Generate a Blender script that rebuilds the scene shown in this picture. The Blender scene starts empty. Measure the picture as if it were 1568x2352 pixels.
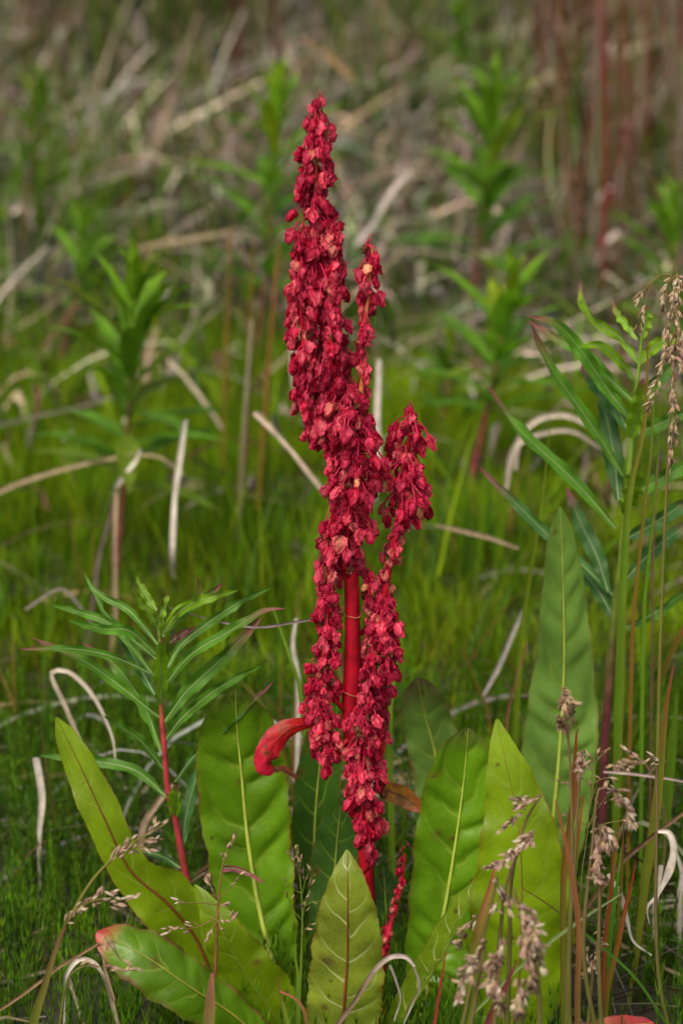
import bpy, math, random
import numpy as np
from mathutils import Vector, Matrix

random.seed(11)
rng = np.random.default_rng(11)
R = math.radians
scene = bpy.context.scene
col = scene.collection

# ------------------------------------------------------------------ camera, sky, sun, exposure
PITCH = R(18.0); CAM_D = 1.14; CAM_H = 0.656; LENS = 85.0
cam_d = bpy.data.cameras.new('camera'); cam = bpy.data.objects.new('camera', cam_d); col.objects.link(cam)
cam.location = (0, -CAM_D, CAM_H); cam.rotation_euler = (math.pi / 2 - PITCH, 0, 0)
cam_d.sensor_fit = 'VERTICAL'; cam_d.sensor_height = 36.0; cam_d.sensor_width = 24.0; cam_d.lens = LENS
cam_d.clip_start = 0.02; cam_d.clip_end = 2000
cam_d.dof.use_dof = True; cam_d.dof.focus_distance = 1.205; cam_d.dof.aperture_fstop = 8.0
scene.camera = cam

SUN_EL, SUN_AZ = R(52), R(205)          # azimuth measured from +Y (view direction) towards +X
world = bpy.data.worlds.new('World'); scene.world = world; world.use_nodes = True
wn = world.node_tree.nodes; wl = world.node_tree.links
sky = wn.new('ShaderNodeTexSky'); sky.sky_type = 'NISHITA'; sky.sun_disc = False
sky.sun_elevation = SUN_EL; sky.sun_rotation = SUN_AZ
sky.air_density = 0.6; sky.dust_density = 9.0; sky.ozone_density = 0.3
bg = wn['Background']; bg.inputs['Strength'].default_value = 0.13
wl.new(sky.outputs[0], bg.inputs['Color'])
sun_d = bpy.data.lights.new('sun', 'SUN'); sun_d.energy = 1.5; sun_d.angle = R(25); sun_d.color = (1, 0.95, 0.87)
sun = bpy.data.objects.new('sun', sun_d); col.objects.link(sun)
sdir = Vector((math.sin(SUN_AZ) * math.cos(SUN_EL), math.cos(SUN_AZ) * math.cos(SUN_EL), math.sin(SUN_EL)))
sun.rotation_euler = sdir.to_track_quat('Z', 'Y').to_euler(); sun.location = (0, 0, 5)

vs = scene.view_settings
vs.view_transform = 'Standard'; vs.look = 'None'; vs.gamma = 1.0; vs.exposure = 0.32; vs.use_curve_mapping = False
scene.cycles.max_bounces = 8; scene.cycles.diffuse_bounces = 4; scene.cycles.transmission_bounces = 6
scene.cycles.transparent_max_bounces = 8
scene.cycles.use_denoising = True

# ------------------------------------------------------------------ photograph pixel -> place
# d-pixels: the photograph viewed at 1568 x 2352
FPX = LENS / 36.0 * 2352.0
SP, CP = math.sin(PITCH), math.cos(PITCH)
CAM = np.array([0, -CAM_D, CAM_H]); RIGHT = np.array([1., 0, 0]); UP = np.array([0, SP, CP]); FWD = np.array([0, CP, -SP])

def P(dx, dy, y):
    """point where the ray through d-pixel (dx,dy) meets the upright plane at world y"""
    d = FWD + RIGHT * (dx - 784) / FPX - UP * (dy - 1176) / FPX
    return CAM + d * ((y + CAM_D) / d[1])

def gpy(y):
    """d-pixel row of the ground at world y"""
    return 1176 + FPX * math.tan(math.atan2(CAM_H, y + CAM_D) - PITCH)

def pxm(y):
    """metres per d-pixel at world y (mid height)"""
    return ((y + CAM_D) * CP + (CAM_H - 0.22) * SP) / FPX

def gz(x, y):
    x = np.asarray(x, float); y = np.asarray(y, float)
    r = np.sqrt(x * x + y * y)
    f = np.clip((r - 0.15) / 0.6, 0, 1)
    return f * (0.012 * np.sin(3.1 * x + 1.3 * y + .5) + 0.014 * np.sin(-1.7 * x + 2.3 * y + 1.1)
                + 0.006 * np.sin(7.3 * x - 4.1 * y) + 0.03 * np.sin(.45 * x + .38 * y)) - 0.004

# ------------------------------------------------------------------ geometry containers
class Geo:
    def __init__(s, V, F, C, U=None):
        s.V = np.asarray(V, float); s.F = np.asarray(F, int); s.C = np.asarray(C, float)
        s.U = np.zeros((len(s.V), 3)) if U is None else np.asarray(U, float)

def merge(gs):
    off = 0; F = []
    for g in gs:
        F.append(g.F + off); off += len(g.V)
    return Geo(np.concatenate([g.V for g in gs]), np.concatenate(F), np.concatenate([g.C for g in gs]), np.concatenate([g.U for g in gs]))

def to_mesh(name, g, smooth=True):
    me = bpy.data.meshes.new(name)
    nV, nF = len(g.V), len(g.F)
    me.vertices.add(nV); me.vertices.foreach_set('co', g.V.astype(np.float32).ravel())
    me.loops.add(nF * 4); me.loops.foreach_set('vertex_index', g.F.astype(np.int32).ravel())
    me.polygons.add(nF)
    me.polygons.foreach_set('loop_start', np.arange(0, nF * 4, 4, dtype=np.int32))
    try: me.polygons.foreach_set('loop_total', np.full(nF, 4, dtype=np.int32))
    except Exception: pass
    me.polygons.foreach_set('use_smooth', np.full(nF, smooth))
    C = np.ones((nV, 4), np.float32); C[:, :3] = np.clip(g.C[:, :3], 0.0005, 1)
    me.attributes.new('tint', 'FLOAT_COLOR', 'POINT').data.foreach_set('color', C.ravel())
    me.attributes.new('luv', 'FLOAT_VECTOR', 'POINT').data.foreach_set('vector', g.U.astype(np.float32).ravel())
    me.update(calc_edges=True); me.validate()
    return me

def tag(o, label=None, cat=None, group=None, kind=None):
    if label: o['label'] = label
    if cat: o['category'] = cat
    if group: o['group'] = group
    if kind: o['kind'] = kind
    return o

def thing(name, loc, label, cat, group=None):
    o = bpy.data.objects.new(name, None); col.objects.link(o)
    o.location = Vector(loc); o.empty_display_size = .02
    return tag(o, label, cat, group)

def emit(name, g, mat, parent=None, origin=None, smooth=True):
    """link one mesh object; world-space geometry is moved to the origin of its thing"""
    org = np.zeros(3) if origin is None else np.asarray(origin, float)
    g2 = Geo(g.V - org, g.F, g.C, g.U)
    o = bpy.data.objects.new(name, to_mesh(name, g2, smooth)); col.objects.link(o)
    o.data.materials.append(mat)
    if parent is not None: o.parent = parent
    elif origin is not None: o.location = Vector(org)
    return o

def c3(*a): return np.array(a, float)

def curve(pts, n):
    """smooth curve through points, n+1 samples"""
    p = np.asarray(pts, float)
    if len(p) == 2: return p[0] + (p[1] - p[0]) * np.linspace(0, 1, n + 1)[:, None]
    d = np.maximum(np.linalg.norm(np.diff(p, axis=0), axis=1), 1e-6); s = np.concatenate([[0], np.cumsum(d)])
    m = np.zeros_like(p)
    for i in range(len(p)):
        if i == 0: m[i] = (p[1] - p[0]) / d[0]
        elif i == len(p) - 1: m[i] = (p[-1] - p[-2]) / d[-1]
        else: m[i] = (p[i + 1] - p[i - 1]) / (s[i + 1] - s[i - 1])
    q = np.linspace(0, s[-1], n + 1); i = np.clip(np.searchsorted(s, q, 'right') - 1, 0, len(d) - 1)
    h = d[i][:, None]; t = ((q - s[i]) / d[i])[:, None]
    return ((2*t**3-3*t**2+1)*p[i] + (t**3-2*t**2+t)*h*m[i] + (-2*t**3+3*t**2)*p[i+1] + (t**3-t**2)*h*m[i+1])

def norm(a): return a / np.maximum(np.linalg.norm(a, axis=-1, keepdims=True), 1e-9)

def tangents(M):
    return norm(np.gradient(M, axis=0))

def tube(pts, rad, n=8, sides=6, c0=c3(.1, .2, .03), c1=None, ridge=0.0):
    """tapered tube; rad is a list along the path"""
    M = curve(pts, n); T = tangents(M)
    rr = np.interp(np.linspace(0, 1, n + 1), np.linspace(0, 1, len(rad)), rad)
    ref = c3(0, -1, .3)
    A = norm(np.cross(T, ref)); B = np.cross(T, A)
    a = np.arange(sides) / sides * 2 * math.pi
    k = 1 + ridge * np.cos(a * (sides // 2))
    V = M[:, None] + rr[:, None, None] * k[None, :, None] * (A[:, None] * np.cos(a)[None, :, None] + B[:, None] * np.sin(a)[None, :, None])
    F = []
    for i in range(n):
        for j in range(sides):
            F.append((i*sides+j, i*sides+(j+1) % sides, (i+1)*sides+(j+1) % sides, (i+1)*sides+j))
    t = np.linspace(0, 1, n + 1)
    if c1 is None: c1 = c0
    if np.ndim(c1) == 2:      # list of colours along path
        C = np.stack([np.interp(t, np.linspace(0, 1, len(c1)), c1[:, k]) for k in range(3)], 1)
    else: C = c0 + (c1 - c0) * t[:, None]
    C = np.repeat(C, sides, 0) * (1 + rng.normal(0, .06, (len(V) * sides, 1)))
    if sides > 12:
        st_ = 1 + .22 * np.convolve(rng.normal(0, 1, sides + 2), [.3, .6, .3], 'valid')
        C = C * np.tile(st_, n + 1)[:, None] * np.repeat(1 + .12 * np.sin(t * 37 + np.sin(t * 90)), sides)[:, None]
    U = np.stack([np.tile(a / 6.283, n + 1), np.repeat(t, sides), np.zeros(len(C))], 1)
    return Geo(V.reshape(-1, 3), F, C, U)

def leaf(pts, wid, nu=6, nv=16, roll=0.0, ref=None, cup=0.0, und=0.0, ufreq=9.0, quilt=0.0, nvein=0, jag=0.0,
         c0=c3(.08, .18, .015), c1=None, tip=.8, edge=None, eamt=.6, ewid=.08, mid=None, noise=.1, fold=0.0, lesions=0):
    """a blade along pts (base -> tip). wid: list of (t, half width in metres). Faces the camera side
    (or the vector ref), turned by roll about its midline."""
    M = curve(pts, nv); T = tangents(M); t = np.linspace(0, 1, nv + 1)
    N = (CAM - M) if ref is None else np.repeat(np.asarray(ref, float)[None], nv + 1, 0)
    N = norm(N - (N * T).sum(1, keepdims=True) * T)
    S = np.cross(T, N)
    rl = np.interp(t, np.linspace(0, 1, len(roll)), roll)[:, None] if np.ndim(roll) else np.full((nv + 1, 1), float(roll))
    S, N = S * np.cos(rl) + N * np.sin(rl), N * np.cos(rl) - S * np.sin(rl)
    wt = np.array(wid, float)
    # smooth width interpolation
    w = np.interp(t, wt[:, 0], wt[:, 1])
    for _ in range(3): w[1:-1] = .25*w[:-2] + .5*w[1:-1] + .25*w[2:]
    x = np.linspace(-1, 1, nu + 1)
    X, Tt = np.meshgrid(x, t); W = w[:, None]
    ph = rng.uniform(0, 6.28, 4)
    side = np.where(X > 0, ph[0], ph[1])
    ax = np.abs(X)
    h = cup * W * ax**1.6 + fold * W * ax
    h = h + und * W * ax**2 * (np.sin(ufreq * 6.28 * Tt + side) + .5 * np.sin(ufreq * 11.1 * Tt + side * 2.3))
    s = (Tt + (.022 * np.sin(17 * Tt + side) + .016 * np.sin(31 * Tt + 2 * side))) * nvein - (.55 * ax + .55 * ax**2) + np.where(X > 0, .35, 0)
    if quilt: h = h + quilt * W * (np.abs(np.sin(np.pi * (s - .5)))**.8 - .5) * ax**.4 * (1 - ax**3)
    if nvein: h = h + W * (.035 * ax**5 * np.sin(58 * Tt + side * 3) + .012 * np.sin(47 * Tt + 9 * X + ph[2]) * np.sin(29 * Tt - 7 * X + ph[3]) * ax)
    jg = 1 + jag * ax**5 * (np.sin(83 * Tt + side) * .6 + np.sin(197 * Tt + side * 3) * .5 + np.sin(41 * Tt + side * 2))
    V = M[:, None] + S[:, None] * (X * W * jg * np.cos(min(abs(fold), 1.2) * .6))[..., None] + N[:, None] * h[..., None]
    F = []
    n1 = nu + 1
    i, j = np.meshgrid(np.arange(nv), np.arange(nu), indexing='ij')
    F = np.stack([i*n1+j, i*n1+j+1, (i+1)*n1+j+1, (i+1)*n1+j], -1).reshape(-1, 4)
    if c1 is None: c1 = c0
    f = np.clip((Tt - tip) / max(1 - tip, .01), 0, 1)[..., None]
    C = c0 + (c1 - c0) * f
    if mid is not None:
        C = C + (mid - C) * (ax < .5 / max(nu, 1))[..., None]
    if edge is not None:
        pat = .6 + .4 * np.sin(23 * Tt + side * 2) * np.sin(11 * Tt + side)
        e = (np.clip((ax - (1 - ewid)) / max(ewid, .01), 0, 1) * eamt * pat)[..., None]
        C = C + (edge - C) * e
    lo = np.sin(5 * Tt + ph[2]) * np.sin(2.5 * X + ph[3])
    C = C * (1 + noise * lo[..., None] + rng.normal(0, noise * .25, (nv + 1, nu + 1, 1)))
    for _ in range(lesions):
        t0, x0, r0 = rng.uniform(.15, .97), rng.uniform(-.95, .95), rng.uniform(.0008, .0020)
        dd = np.hypot((Tt - t0) * np.linalg.norm(np.diff(M, axis=0), axis=1).sum(), (X - x0) * W * rng.uniform(.7, 1.3)) * (1 + .3 * np.sin(5 * X + 60 * Tt))
        f = np.clip(1.5 - dd / r0, 0, 1)[..., None]
        C = C + (c3(.085, .035, .016) - C) * f * rng.uniform(.6, .95)
        C = C + (c3(.20, .12, .02) - C) * (np.clip(2.2 - dd / r0, 0, 1)[..., None] * (1 - f)) * .4
    U = np.stack([X, Tt, s], -1)
    g = Geo(V.reshape(-1, 3), F, C.reshape(-1, 3), U.reshape(-1, 3))
    g.mid = M; g.N = N; g.w = w
    return g

# ------------------------------------------------------------------ materials
def leaf_mat(name, vein=None, vamt=0.0, transl=.3, tcol=(1.15, 1.2, .6), rough=.45, spec=.4, bump=.15, bscale=900, nscale=60, namt=.25, spots=0.0):
    m = bpy.data.materials.new(name); m.use_nodes = True
    nt = m.node_tree; N = nt.nodes; L = nt.links; N.clear()
    out = N.new('ShaderNodeOutputMaterial'); pr = N.new('ShaderNodeBsdfPrincipled')
    pr.inputs['Roughness'].default_value = rough; pr.inputs['Specular IOR Level'].default_value = spec
    at = N.new('ShaderNodeAttribute'); at.attribute_name = 'tint'
    tc = N.new('ShaderNodeTexCoord')
    nz = N.new('ShaderNodeTexNoise'); nz.inputs['Scale'].default_value = nscale; nz.inputs['Detail'].default_value = 4
    L.new(tc.outputs['Object'], nz.inputs['Vector'])
    mr = N.new('ShaderNodeMapRange'); mr.inputs[1].default_value = .3; mr.inputs[2].default_value = .7
    mr.inputs[3].default_value = 1 - namt; mr.inputs[4].default_value = 1 + namt
    L.new(nz.outputs['Fac'], mr.inputs[0])
    mul = N.new('ShaderNodeVectorMath'); mul.operation = 'SCALE'
    L.new(at.outputs['Color'], mul.inputs[0]); L.new(mr.outputs[0], mul.inputs['Scale'])
    c = mul.outputs[0]
    bh = None
    def math_(op, a, b=None, clamp=False):
        n = N.new('ShaderNodeMath'); n.operation = op; n.use_clamp = clamp
        for k, v in enumerate((a, b)):
            if v is None: continue
            if isinstance(v, (int, float)): n.inputs[k].default_value = v
            else: L.new(v, n.inputs[k])
        return n.outputs[0]
    if vamt:
        uv = N.new('ShaderNodeAttribute'); uv.attribute_name = 'luv'
        sp = N.new('ShaderNodeSeparateXYZ'); L.new(uv.outputs['Vector'], sp.inputs[0])
        nz2 = N.new('ShaderNodeTexNoise'); nz2.inputs['Scale'].default_value = 55; L.new(tc.outputs['Object'], nz2.inputs['Vector'])
        wob = math_('MULTIPLY', math_('SUBTRACT', nz2.outputs['Fac'], .5), .7)
        s = math_('ADD', sp.outputs[2], wob)
        d = math_('ABSOLUTE', math_('SUBTRACT', math_('FRACT', s), .5))
        vm = N.new('ShaderNodeMapRange'); vm.interpolation_type = 'SMOOTHSTEP'
        vm.inputs[1].default_value = .075; vm.inputs[2].default_value = .015; vm.inputs[3].default_value = 0; vm.inputs[4].default_value = 1
        L.new(d, vm.inputs[0])
        fade = N.new('ShaderNodeMapRange'); fade.inputs[1].default_value = .25; fade.inputs[2].default_value = .95
        fade.inputs[3].default_value = 1; fade.inputs[4].default_value = .1
        L.new(math_('ABSOLUTE', sp.outputs[0]), fade.inputs[0])
        fac = math_('MULTIPLY', math_('MULTIPLY', vm.outputs[0], fade.outputs[0]), vamt)
        # fine network
        vo = N.new('ShaderNodeTexVoronoi'); vo.feature = 'DISTANCE_TO_EDGE'; vo.inputs['Scale'].default_value = 230
        L.new(tc.outputs['Object'], vo.inputs['Vector'])
        vf = N.new('ShaderNodeMapRange'); vf.inputs[1].default_value = .10; vf.inputs[2].default_value = .0
        vf.inputs[3].default_value = 0; vf.inputs[4].default_value = .12 * vamt; L.new(vo.outputs['Distance'], vf.inputs[0])
        fac = math_('MAXIMUM', fac, vf.outputs[0])
        mx = N.new('ShaderNodeMix'); mx.data_type = 'RGBA'
        L.new(fac, mx.inputs['Factor']); L.new(c, mx.inputs['A']); mx.inputs['B'].default_value = (*vein, 1)
        c = mx.outputs['Result']; bh = vm.outputs[0]
    if spots:
        vo2 = N.new('ShaderNodeTexVoronoi'); vo2.inputs['Scale'].default_value = 95; L.new(tc.outputs['Object'], vo2.inputs['Vector'])
        sm = N.new('ShaderNodeMapRange'); sm.inputs[1].default_value = .16; sm.inputs[2].default_value = .06
        sm.inputs[3].default_value = 0; sm.inputs[4].default_value = 1; L.new(vo2.outputs['Distance'], sm.inputs[0])
        spc = N.new('ShaderNodeSeparateColor'); L.new(vo2.outputs['Color'], spc.inputs[0])
        keep = math_('GREATER_THAN', spc.outputs[0], 1 - spots)
        mx2 = N.new('ShaderNodeMix'); mx2.data_type = 'RGBA'
        L.new(math_('MULTIPLY', sm.outputs[0], math_('MULTIPLY', keep, .75)), mx2.inputs['Factor'])
        L.new(c, mx2.inputs['A']); mx2.inputs['B'].default_value = (.09, .035, .012, 1); c = mx2.outputs['Result']
    L.new(c, pr.inputs['Base Color'])
    nb = N.new('ShaderNodeTexNoise'); nb.inputs['Scale'].default_value = bscale; L.new(tc.outputs['Object'], nb.inputs['Vector'])
    bp = N.new('ShaderNodeBump'); bp.inputs['Strength'].default_value = bump; bp.inputs['Distance'].default_value = .0006
    L.new(nb.outputs['Fac'], bp.inputs['Height']); L.new(bp.outputs[0], pr.inputs['Normal'])
    if transl > 0:
        tr = N.new('ShaderNodeBsdfTranslucent'); tm = N.new('ShaderNodeVectorMath'); tm.operation = 'MULTIPLY'
        L.new(c, tm.inputs[0]); tm.inputs[1].default_value = tcol; L.new(tm.outputs[0], tr.inputs['Color'])
        ms = N.new('ShaderNodeMixShader'); ms.inputs[0].default_value = transl
        L.new(pr.outputs[0], ms.inputs[1]); L.new(tr.outputs[0], ms.inputs[2]); L.new(ms.outputs[0], out.inputs[0])
    else: L.new(pr.outputs[0], out.inputs[0])
    return m

M_DOCK = leaf_mat('dock_leaf', (.25, .37, .04), .55, .42, rough=.36, spec=.4, bump=.3, bscale=420, spots=.12, nscale=45, namt=.22)
M_DOCKU = leaf_mat('dock_leaf_underside', (.50, .55, .22), .9, .4, rough=.5, spots=.25)
M_RIB = leaf_mat('leaf_rib', transl=.1, rough=.45)
M_FIRE = leaf_mat('fireweed_leaf', transl=.35, rough=.5, spec=.25, spots=.2)
M_STEM = leaf_mat('plant_stem', transl=0, rough=.5, spec=.3, bump=.3, bscale=700, nscale=90, namt=.45)
M_FRUIT = leaf_mat('dock_fruit', transl=.4, tcol=(1.2, .8, .8), rough=.5, spec=.35, bump=.5, bscale=1600, nscale=700, namt=.3)
M_REDLEAF = leaf_mat('red_dock_leaf', transl=.2, tcol=(1.2, .6, .4), rough=.5, spec=.3, nscale=160, namt=.4, spots=.4, bump=.4)
M_GRASS = leaf_mat('grass', transl=.35, rough=.6, spec=.15, bump=.05, nscale=40, namt=.15)
M_DRY = leaf_mat('dry_grass', transl=.15, tcol=(1, 1, 1), rough=.75, spec=.1, nscale=150, namt=.25)
M_SEED = leaf_mat('grass_seed', transl=.25, tcol=(1, 1, 1), rough=.6, spec=.2, nscale=400, namt=.3)
M_MOSS = leaf_mat('moss', transl=.4, rough=.6, spec=.1, bump=0, nscale=14, namt=.3)

def ground_mat():
    m = bpy.data.materials.new('meadow_soil'); m.use_nodes = True
    N = m.node_tree.nodes; L = m.node_tree.links; pr = N['Principled BSDF']; pr.inputs['Roughness'].default_value = .95
    tc = N.new('ShaderNodeTexCoord'); nz = N.new('ShaderNodeTexNoise'); nz.inputs['Scale'].default_value = 9; nz.inputs['Detail'].default_value = 9
    L.new(tc.outputs['Object'], nz.inputs['Vector'])
    cr = N.new('ShaderNodeValToRGB'); e = cr.color_ramp.elements
    e[0].position = .35; e[0].color = (.018, .013, .008, 1); e[1].position = .62; e[1].color = (.030, .026, .012, 1)
    x = cr.color_ramp.elements.new(.8); x.color = (.09, .075, .045, 1)
    L.new(nz.outputs['Fac'], cr.inputs[0]); L.new(cr.outputs[0], pr.inputs['Base Color'])
    bp = N.new('ShaderNodeBump'); bp.inputs['Strength'].default_value = .8; bp.inputs['Distance'].default_value = .02
    L.new(nz.outputs['Fac'], bp.inputs['Height']); L.new(bp.outputs[0], pr.inputs['Normal'])
    return m
M_SOIL = ground_mat()

# ------------------------------------------------------------------ ground
def axis_(n, near, far):
    a = np.linspace(-1, 1, n); return np.sign(a) * (np.abs(a) * near + (far - near) * np.abs(a)**7)
gx = axis_(181, 6, 600); gy = axis_(181, 7, 600) + .5
GX, GY = np.meshgrid(gx, gy); GZ = gz(GX, GY)
i, j = np.meshgrid(np.arange(180), np.arange(180), indexing='ij')
GF = np.stack([i*181+j, i*181+j+1, (i+1)*181+j+1, (i+1)*181+j], -1).reshape(-1, 4)
g = Geo(np.stack([GX, GY, GZ], -1).reshape(-1, 3), GF, np.full((181*181, 3), .03))
o = emit('ground', g, M_SOIL); tag(o, 'dark mossy meadow ground under the plants', 'ground', kind='structure')

# ------------------------------------------------------------------ stuff: grass-like masses
def blades(x, y, h, w, az, lean, curl, face, K, cb, ct, z=None, sink=.004):
    n = len(x); t = np.linspace(0, 1, K + 1)[None, :]
    z0 = gz(x, y) - sink if z is None else z
    hd = h[:, None] * (lean[:, None] * t + curl[:, None] * t**2)
    vz = h[:, None] * t * (1 - .38 * np.clip(np.abs(curl[:, None]), 0, 1.6) * t)
    ca, sa = np.cos(az)[:, None], np.sin(az)[:, None]
    Mx = x[:, None] + hd * ca; My = y[:, None] + hd * sa; Mz = z0[:, None] + vz
    ww = w[:, None] * (1 - t**2.2 * .93) * .5
    fx, fy = np.cos(face)[:, None] * ww, np.sin(face)[:, None] * ww
    V = np.stack([np.stack([Mx - fx, My - fy, Mz], -1), np.stack([Mx + fx, My + fy, Mz], -1)], 2)
    base = (np.arange(n) * (K + 1) * 2)[:, None] + (np.arange(K) * 2)[None, :]
    F = np.stack([base, base + 1, base + 3, base + 2], -1).reshape(-1, 4)
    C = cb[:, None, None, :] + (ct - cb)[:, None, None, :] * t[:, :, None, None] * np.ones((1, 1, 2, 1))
    return Geo(V.reshape(-1, 3), F, C.reshape(-1, 3))

def litter(x, y, ln, w, az, arc, bend, K, c, lift=.0, tilt=None):
    n = len(x); t = np.linspace(0, 1, K + 1)[None, :]
    a = az[:, None] + bend[:, None] * (t - .5)
    dx = np.cumsum(np.cos(a), 1) / (K + 1) * ln[:, None]; dy = np.cumsum(np.sin(a), 1) / (K + 1) * ln[:, None]
    Mx = x[:, None] + dx; My = y[:, None] + dy
    Mz = gz(Mx, My) + .003 + lift + arc[:, None] * np.sin(np.pi * np.clip(t, 0, 1))
    if tilt is not None: Mz = Mz + tilt[:, None] * t
    ww = w[:, None] * (1 - .6 * t**2) * .5
    r = rng.uniform(.2, 1.2, (n, 1))
    fx, fy, fz = -np.sin(a) * ww * np.cos(r), np.cos(a) * ww * np.cos(r), ww * np.sin(r)
    V = np.stack([np.stack([Mx - fx, My - fy, Mz - fz], -1), np.stack([Mx + fx, My + fy, Mz + fz], -1)], 2)
    base = (np.arange(n) * (K + 1) * 2)[:, None] + (np.arange(K) * 2)[None, :]
    F = np.stack([base, base + 1, base + 3, base + 2], -1).reshape(-1, 4)
    C = c[:, None, None, :] * np.ones((1, K + 1, 2, 1))
    return Geo(V.reshape(-1, 3), F, C.reshape(-1, 3))

def wedge(n, y0, y1, k=.2, m=.35, power=1.0):
    """points spread over the strip of ground from y0 to y1, wider than the view"""
    out = []
    y = y0 + (y1 - y0) * rng.random(n * 2)**power
    hw = (y + CAM_D) * k + m
    keep = rng.random(n * 2) < hw / hw.max()
    y = y[keep][:n]; hw = hw[keep][:n]
    return rng.uniform(-1, 1, len(y)) * hw, y

def fnoise(x, y, s, seed=0.):
    return (np.sin(x*s*1.3 + y*s*.7 + seed) + np.sin(x*s*.6 - y*s*1.7 + seed*2.1) + np.sin(x*s*2.3 + y*s*2.1 + seed*.7) * .6) / 2.6

def mixc(a, b, f): return a[None] * (1 - f[:, None]) + b[None] * f[:, None]

def jit(c, s=.25):
    return np.clip(c * (1 + rng.normal(0, s, (len(c), 1))) * (1 + rng.normal(0, s * .3, c.shape)), .003, 1)

YG, BG, DG = c3(.20, .31, .006), c3(.12, .25, .006), c3(.035, .085, .008)
FWB0 = c3(.12, .26, .015)
TAN, GREY, BRN, PALE = c3(.27, .21, .13), c3(.22, .195, .155), c3(.085, .048, .026), c3(.48, .42, .33)

# bright carpet of fine horsetail / moss (middle distance): tufts of upright needles
nt_ = 19000
x, y = wedge(nt_, .26, 2.0, .3, .45, .85); nt_ = len(x)
patch = fnoise(x, y, 3.1, 1.0) + .8 * np.clip((.35 - x) / .5, -.6, 1) * (y < 1.6) - 1.1 * np.clip((y - 1.1) / .5, 0, 1.5)
keep = patch + rng.normal(0, .25, nt_) > -.35; x, y = x[keep], y[keep]; nt_ = len(x)
f = np.clip(.5 + .55 * fnoise(x, y, 6, 3) + rng.normal(0, .28, nt_), 0, 1)
tc_ = jit(mixc(BG, YG * 1.15, f), .28); th = rng.uniform(.018, .06, nt_) * (.7 + .5 * np.clip(fnoise(x, y, 9, 5) + .3, 0, 1))
per = 13; rep_ = lambda v: np.repeat(v, per, 0)
n = nt_ * per; az = rng.uniform(0, 6.28, n); rr_ = rng.random(n) * .012
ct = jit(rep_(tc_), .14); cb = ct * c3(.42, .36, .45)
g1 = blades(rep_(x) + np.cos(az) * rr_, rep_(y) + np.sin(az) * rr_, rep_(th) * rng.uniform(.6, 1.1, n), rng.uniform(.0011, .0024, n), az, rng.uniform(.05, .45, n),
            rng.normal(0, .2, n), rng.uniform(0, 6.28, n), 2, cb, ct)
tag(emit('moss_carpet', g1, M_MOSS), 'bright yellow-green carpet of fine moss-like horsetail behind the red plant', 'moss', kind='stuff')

# near horsetail sprigs: thin stems with whorls of upright needles
def sprigs(n, y0, y1):
    x, y = wedge(n, y0, y1, .25, .22); n = len(x)
    keep = fnoise(x, y, 13, 2) + .5 * fnoise(x, y, 31, 6) + rng.normal(0, .2, n) > -.5; x, y = x[keep], y[keep]; n = len(x)
    hh = rng.uniform(.025, .062, n); az = rng.uniform(0, 6.28, n); le = rng.normal(0, .2, n)
    f = np.clip(rng.normal(.35, .3, n) + .3 * fnoise(x, y, 9, 4), 0, 1)
    cc = jit(mixc(DG * 1.5, BG, f), .28)
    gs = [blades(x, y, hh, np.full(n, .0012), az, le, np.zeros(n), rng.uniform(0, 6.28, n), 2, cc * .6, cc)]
    for lv in np.linspace(.2, .9, 5):
        px = x + hh * le * lv * np.cos(az); py = y + hh * le * lv * np.sin(az); pz = gz(x, y) + hh * lv * .98 - .004
        a0 = rng.uniform(0, 6.28, n)
        for q in range(5):
            L_ = rng.uniform(.007, .015, n) * (1.15 - .6 * lv)
            a = a0 + q * 1.257 + rng.normal(0, .2, n)
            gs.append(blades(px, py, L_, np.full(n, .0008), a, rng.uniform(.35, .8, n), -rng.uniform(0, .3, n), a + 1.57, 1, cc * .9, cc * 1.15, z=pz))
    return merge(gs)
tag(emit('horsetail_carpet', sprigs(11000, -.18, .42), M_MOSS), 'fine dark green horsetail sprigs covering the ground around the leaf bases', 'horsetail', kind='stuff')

# dead grass litter
n = 15000
x, y = wedge(n, -.15, 1.6, .27, .32, 1.3); n = len(x)
f = rng.random(n); c = jit(np.where((f < .45)[:, None], GREY, np.where((f < .75)[:, None], TAN, BRN)), .35)
dens = fnoise(x, y, 4.2, .4) + rng.normal(0, .4, n) - .95 * ((x < .18) & (y > .38))
k = (dens > np.where(y < .5, .0, .3)) & ~((y < .10) & (np.abs(x) < .22)); n = k.sum()
ga = litter(x[k], y[k], rng.uniform(.05, .24, n), rng.uniform(.0012, .0032, n), rng.normal(0, .8, n) + np.where(rng.random(n) < .5, 0, np.pi),
            rng.exponential(.014, n), rng.normal(0, .8, n), 9, c[k])
n = 24000
x, y = wedge(n, 1.15, 5.5, .3, .55, .9); n = len(x)
dens = fnoise(x, y, 2.6, 3.3) + rng.normal(0, .45, n) + .25; k = dens > 0; x, y = x[k], y[k]; n = len(x)
f = rng.random(n); c = jit(np.where((f < .40)[:, None], GREY * 1.1, np.where((f < .58)[:, None], TAN, np.where((f < .80)[:, None], PALE * 1.1, BRN))), .35)
gb = litter(x, y, rng.uniform(.06, .30, n), rng.uniform(.0014, .0048, n), rng.uniform(0, 6.28, n), rng.exponential(.016, n), rng.normal(0, 1.1, n), 6, c, tilt=np.maximum(rng.normal(.02, .09, n), 0))
n = 7500
x, y = wedge(n, .7, 6, .3, .55, .9); n = len(x)
f = rng.random(n); c = jit(np.where((f < .5)[:, None], GREY, np.where((f < .75)[:, None], BRN, PALE * .9)), .35)
gc = litter(x, y, rng.uniform(.02, .06, n), rng.uniform(.004, .011, n), rng.uniform(0, 6.28, n), rng.exponential(.015, n), rng.normal(0, 1.5, n), 3, c, lift=rng.uniform(0, .05, (n, 1)), tilt=rng.normal(0, .03, n))
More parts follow.
